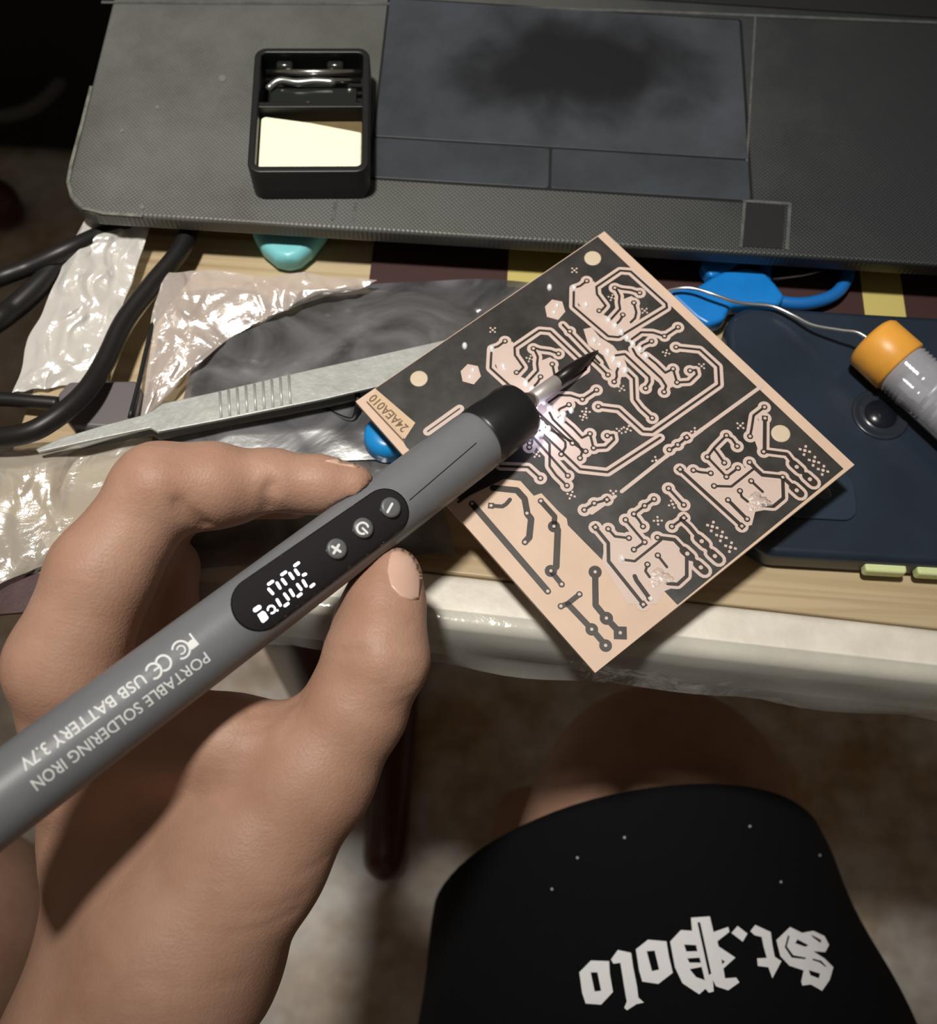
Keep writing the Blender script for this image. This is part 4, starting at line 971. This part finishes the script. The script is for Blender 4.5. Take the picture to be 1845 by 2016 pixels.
middle = [J(170, 1310, .272, 98), J(322, 985, .281, 74), J(455, 965, .283, 58), J(575, 975, .281, 48)]
ringf = [J(220, 1340, .278, 90), J(325, 1120, .284, 62), J(330, 1200, .283, 54), J(315, 1270, .281, 48)]
pinky = [J(260, 1360, .280, 80), J(335, 1230, .283, 54), J(350, 1290, .282, 48), J(330, 1350, .280, 43)]
palm2 = [J(200, 1340, .271, 96), J(300, 1600, .286, 130), J(330, 1850, .280, 150)]
def hand_base(P):
    palm = chain_d(P, thenar, .006)
    for c_, k in ((dorsal, .010), (inner, .012), (palm2, .012), (wrist, .012), (web, .007)): palm = smin(palm, chain_d(P, c_, .006), k)
    d = smin(palm, chain_d(P, thumb, .004), .005)
    fi = chain_d(P, index, .0035)
    # knuckle bulges and pads
    fi = smin(fi, cone_d(P, cs(300, 945, .246), cs(285, 960, .247), 52*.25/FPX, 52*.25/FPX), .006)
    fi = smin(fi, cone_d(P, cs(325, 962, .250), cs(405, 957, .2525), 88*.25/FPX, 82*.2525/FPX), .003)
    fi = smin(fi, cone_d(P, cs(470, 985, .256), cs(400, 985, .254), 42*.255/FPX, 44*.255/FPX), .004)
    fi = smin(fi, cone_d(P, cs(660, 972, .260), cs(590, 972, .259), 33*.26/FPX, 36*.26/FPX), .004)
    fo = np.minimum(chain_d(P, middle, .004), np.minimum(chain_d(P, ringf, .004), chain_d(P, pinky, .004)))
    fo = smin(fo, palm, .006)
    d = smin(d, fi, .0045); d = smin(d, fo, .0008)
    # thumb: joint bulge, pad
    d = smin(d, cone_d(P, cs(765, 1305, .250), cs(755, 1270, .251), 70*.25/FPX, 66*.25/FPX), .006)
    d = smin(d, cone_d(P, cs(725, 1165, .263), cs(700, 1215, .262), 38*.26/FPX, 40*.26/FPX), .005)
    return d
def surf(px, py):          # where the ray of a pixel meets the hand (nearest approach if it just misses)
    t = .2; best = (9, .25)
    for _ in range(90):
        v = float(hand_base(cs(px, py, t)[None])[0])
        if v < best[0]: best = (v, t)
        if v < 2e-5 or t > .33: break
        t += max(v*.6, 2e-5)
    return cs(px, py, best[1])
CREASES = [([(529, 1002), (526, 985), (528, 968), (535, 955)], .0020, .0013), ([(354, 992), (362, 1002), (371, 1011), (381, 1020), (392, 1029), (402, 1036)], .0021, .0017), ([(640, 1277), (660, 1282), (690, 1284), (715, 1281)], .0006, .0010),
    ([(232, 905), (252, 918), (262, 940)], .0003, .0008), ([(256, 893), (280, 903), (296, 920)], .0003, .0008), ([(222, 925), (240, 940), (245, 958)], .00025, .0008),
    ([(826, 1318), (790, 1336), (745, 1345)], .00035, .0008), ([(832, 1298), (800, 1312), (765, 1318)], .0003, .0007), ([(818, 1345), (785, 1362), (750, 1368)], .0003, .0008), ([(800, 1380), (770, 1395)], .0002, .0007),
    ([(585, 1378), (545, 1398), (490, 1405)], .0007, .0014), ([(565, 1398), (520, 1425), (480, 1440)], .0005, .0011), ([(600, 1372), (575, 1420), (560, 1450)], .0004, .0010), ([(535, 1390), (520, 1440), (515, 1470)], .0003, .0010),
    ([(600, 1760), (540, 1790), (480, 1800)], .0003, .0012), ([(585, 1790), (520, 1825), (450, 1840)], .00035, .0012), ([(640, 1690), (590, 1720)], .0003, .001), ([(480, 1925), (380, 1945), (260, 1930)], .0003, .0014),
    ([(785, 1245), (805, 1232), (822, 1215)], .0003, .0008)]
CR3 = [([surf(*p) for p in c_[0]], c_[1], c_[2]) for c_ in CREASES]
def hand_sdf(P):
    d = hand_base(P)
    near = np.abs(d) < .006
    if near.any():
        Q = P[near]; dd = d[near]
        for pts, a_, s_ in CR3: dd = dd+dent(Q, pts, a_, s_)
        d[near] = dd
    # keep clear of the pen
    tp = np.array([(tipP-CP)@RT, (tipP-CP)@UP, -(tipP-CP)@FW]); rp = tp+np.array([-(pa@RT), -(pa@UP), pa@FW])*.215
    return np.maximum(d, -(cone_d(P, tp, rp, PR-.0001, PR-.0001)))
hV, hF = surface_nets(hand_sdf, (-.128, -.190, -.312), (-.002, .024, -.205), .00115)
hV = c2w(hV)
arm = obj('left_forearm_and_hand', hV, hF, skin, person, True)
ws = arm.modifiers.new('smooth', 'SMOOTH'); ws.factor = .5; ws.iterations = 2
handB = bvh_of(hV, hF)
nailm = mat('fingernail', (.66, .42, .33), .28, spec=.5, sss=.1)
def nail(outl, nm):
    V, F = tri2d([outl], 7); V3, F3 = stick(V, F, handB, .0002)
    return weld(obj(nm, V3, F3, nailm, arm, True), solid=.0004, off=-1)
nail([(768, 1092), (782, 1076), (806, 1072), (826, 1088), (831, 1110), (829, 1150), (823, 1180), (806, 1181), (788, 1174), (770, 1155), (763, 1125)], 'thumb_nail')
nail([(640, 908), (660, 903), (690, 905), (716, 911), (722, 918), (700, 921), (668, 915)], 'index_nail')

# ---- legs
def leg_body(nm, chains, lo_, hi, k=.03, h=.0045):
    def sdf(P):
        d = None
        for c_ in chains:
            e_ = chain_d(P, c_, .03); d = e_ if d is None else smin(d, e_, k)
        return d
    V, F = surface_nets(sdf, lo_, hi, h); return obj(nm, V, F, skin, person, True)
def Wp(px, py, d, r): return (D(px, py, d), r*d/FPX)
kn = D(1305, 1600, .50)
thigh = [(kn, .056), (D(1270, 1800, .478), .058), (D(1310, 2100, .425), .060), (D(1330, 2600, .37), .062)]
shin = [(kn, .053), (kn+np.array([-.03, -.05, -.10]), .052), (kn+np.array([-.04, -.085, -.22]), .045), (np.array([kn[0]-.045, kn[1]-.10, FLOORZ+.05]), .036)]
foot = [(np.array([kn[0]-.045, kn[1]-.10, FLOORZ+.045]), .036), (np.array([kn[0]-.045, kn[1]+.03, FLOORZ+.028]), .026)]
pts = np.array([c_[0] for c_ in thigh+shin+foot]); leg_body('right_leg', [thigh, shin, foot], pts.min(0)-.1, pts.max(0)+.1)
kn2 = D(-115, 1850, .47); 
thigh2 = [(kn2, .047), (kn2+np.array([-.01, -.10, .02]), .060), (kn2+np.array([-.01, -.26, .05]), .075)]
shin2 = [(kn2, .046), (kn2+np.array([-.03, -.03, -.14]), .048), (np.array([kn2[0]-.05, kn2[1]-.06, FLOORZ+.05]), .036)]
foot2 = [(np.array([kn2[0]-.05, kn2[1]-.06, FLOORZ+.045]), .036), (np.array([kn2[0]-.05, kn2[1]+.05, FLOORZ+.028]), .026)]
pts = np.array([c_[0] for c_ in thigh2+shin2+foot2]); leg_body('left_leg', [thigh2, shin2, foot2], pts.min(0)-.1, pts.max(0)+.1)
# ---- shorts: one wide leg opening over the right thigh
shm = mat('black_cotton', (.0042, .0044, .0054), .9, bump=.5, bscale=900, spec=.15)
def loft(rings, seg=72, sub=7):
    C = catmull([np.concatenate(r_) for r_ in rings], sub); V = []; F = []
    for i, q in enumerate(C):
        c_, a_, b_ = q[:3], q[3:6], q[6:9]
        for k in range(seg):
            g = 2*math.pi*k/seg; wv_ = 1+.012*noise.noise(Vector((math.cos(g)*2.2, math.sin(g)*2.2, i*.16)))
            V.append(c_+(a_*math.cos(g)+b_*math.sin(g))*wv_)
    for i in range(len(C)-1):
        for k in range(seg): F.append([i*seg+k, i*seg+(k+1) % seg, (i+1)*seg+(k+1) % seg, (i+1)*seg+k])
    return V, F
def cv3(vx, vy, vz): return RT*vx+UP*vy-FW*(-vz)*(-1) if False else RT*vx+UP*vy-FW*vz
rings = [(D(1228, 1752, .47), cv3(.088, .012, 0), cv3(0, .067, .072)),
         (D(1250, 1850, .452), cv3(.092, .008, 0), cv3(0, .060, .074)),
         (D(1290, 2020, .415), cv3(.0975, .004, 0), cv3(0, .050, .078)), (D(1320, 2300, .37), cv3(.100, 0, 0), cv3(0, .048, .082)), (D(1340, 2700, .33), cv3(.105, 0, 0), cv3(0, .05, .085))]
sV, sF = loft(rings)
shorts = weld(obj('shorts', sV, sF, shm, person, True), solid=.0014, off=-1)
# hem stitching row and lint
k2 = kn2+np.array([-.01, -.11, .022])
rings2 = [(k2, RT*.070, np.array([0, .015, .066])), (k2+np.array([-.005, -.12, .03]), RT*.085, np.array([0, .02, .08])), (k2+np.array([-.005, -.28, .06]), RT*.095, np.array([0, .02, .09]))]
weld(obj('shorts_left_leg', *loft(rings2), shm, person, True), solid=.0014, off=-1)
shB = bvh_of(sV, sF)
ltm = mat('print_offwhite', (.90, .90, .93), .7)
def ZL(x, y): return (1100+x/3.181, 1780+y/3.181)
letters = [
 [[(132, 432), (205, 358), (318, 362), (322, 440), (342, 555), (268, 635), (172, 628), (150, 560)], [(203, 432), (245, 432), (268, 548), (228, 552)]],
 [[(330, 352), (372, 292), (455, 310), (468, 400), (492, 520), (500, 590), (535, 622), (488, 632), (430, 670), (412, 655), (428, 615), (415, 540), (388, 372), (345, 378)]],
 [[(485, 288), (560, 228), (675, 238), (690, 330), (715, 435), (625, 505), (525, 490), (505, 420)], [(552, 300), (602, 296), (630, 415), (585, 425)]],
 [[(698, 240), (765, 168), (835, 172), (828, 90), (945, 82), (968, 180), (1060, 148), (1068, 178), (992, 238), (1000, 270), (1105, 340), (1030, 408), (1040, 470), (1110, 465), (1130, 495), (1060, 545), (985, 520), (965, 480), (970, 552), (940, 560), (918, 535), (880, 570), (775, 500), (728, 400)], [(785, 258), (860, 262), (868, 300), (800, 302)], [(805, 345), (882, 340), (890, 372), (820, 372)], [(820, 412), (895, 398), (915, 482), (860, 462)], [(868, 120), (885, 118), (955, 440), (940, 450)], [(1018, 350), (1040, 365), (1022, 382)]],
 [[(1080, 186), (1118, 142), (1180, 190), (1150, 240)]],
 [[(1198, 175), (1228, 135), (1325, 180), (1335, 260), (1350, 335), (1392, 362), (1335, 470), (1310, 400), (1245, 392), (1240, 345), (1300, 342), (1280, 270), (1268, 210), (1225, 200)]],
 [[(1360, 230), (1445, 148), (1520, 185), (1590, 172), (1660, 205), (1688, 260), (1665, 305), (1590, 300), (1660, 345), (1715, 400), (1692, 480), (1645, 548), (1575, 508), (1522, 515), (1515, 490), (1530, 420), (1440, 390), (1385, 330)], [(1432, 200), (1442, 205), (1425, 270), (1465, 325), (1545, 340), (1540, 350), (1455, 340), (1412, 275)], [(1490, 225), (1560, 262), (1540, 272), (1478, 250)], [(1575, 195), (1640, 230), (1635, 248), (1590, 215)], [(1562, 418), (1632, 440), (1625, 470), (1572, 450)], [(1585, 345), (1640, 360), (1672, 395), (1665, 398), (1630, 370), (1585, 355)]],
]
for lp in letters:
    V, F = tri2d([[ZL(*p) for p in l_] for l_ in lp], 7); obj('printed_letter', *stick(V, F, shB, .0005), ltm, shorts)
lint = mat('lint', (.4, .4, .4), .8)
for px, py in ((1475, 1628), (1230, 1650), (1138, 1690), (1088, 1752), (1612, 1685), (1536, 1738)):
    g_ = stick(disc((px, py), 2.6, 7)[0], [list(range(7))], shB, .0006)
    if g_[1]: obj('lint_speck', *g_, lint, shorts)
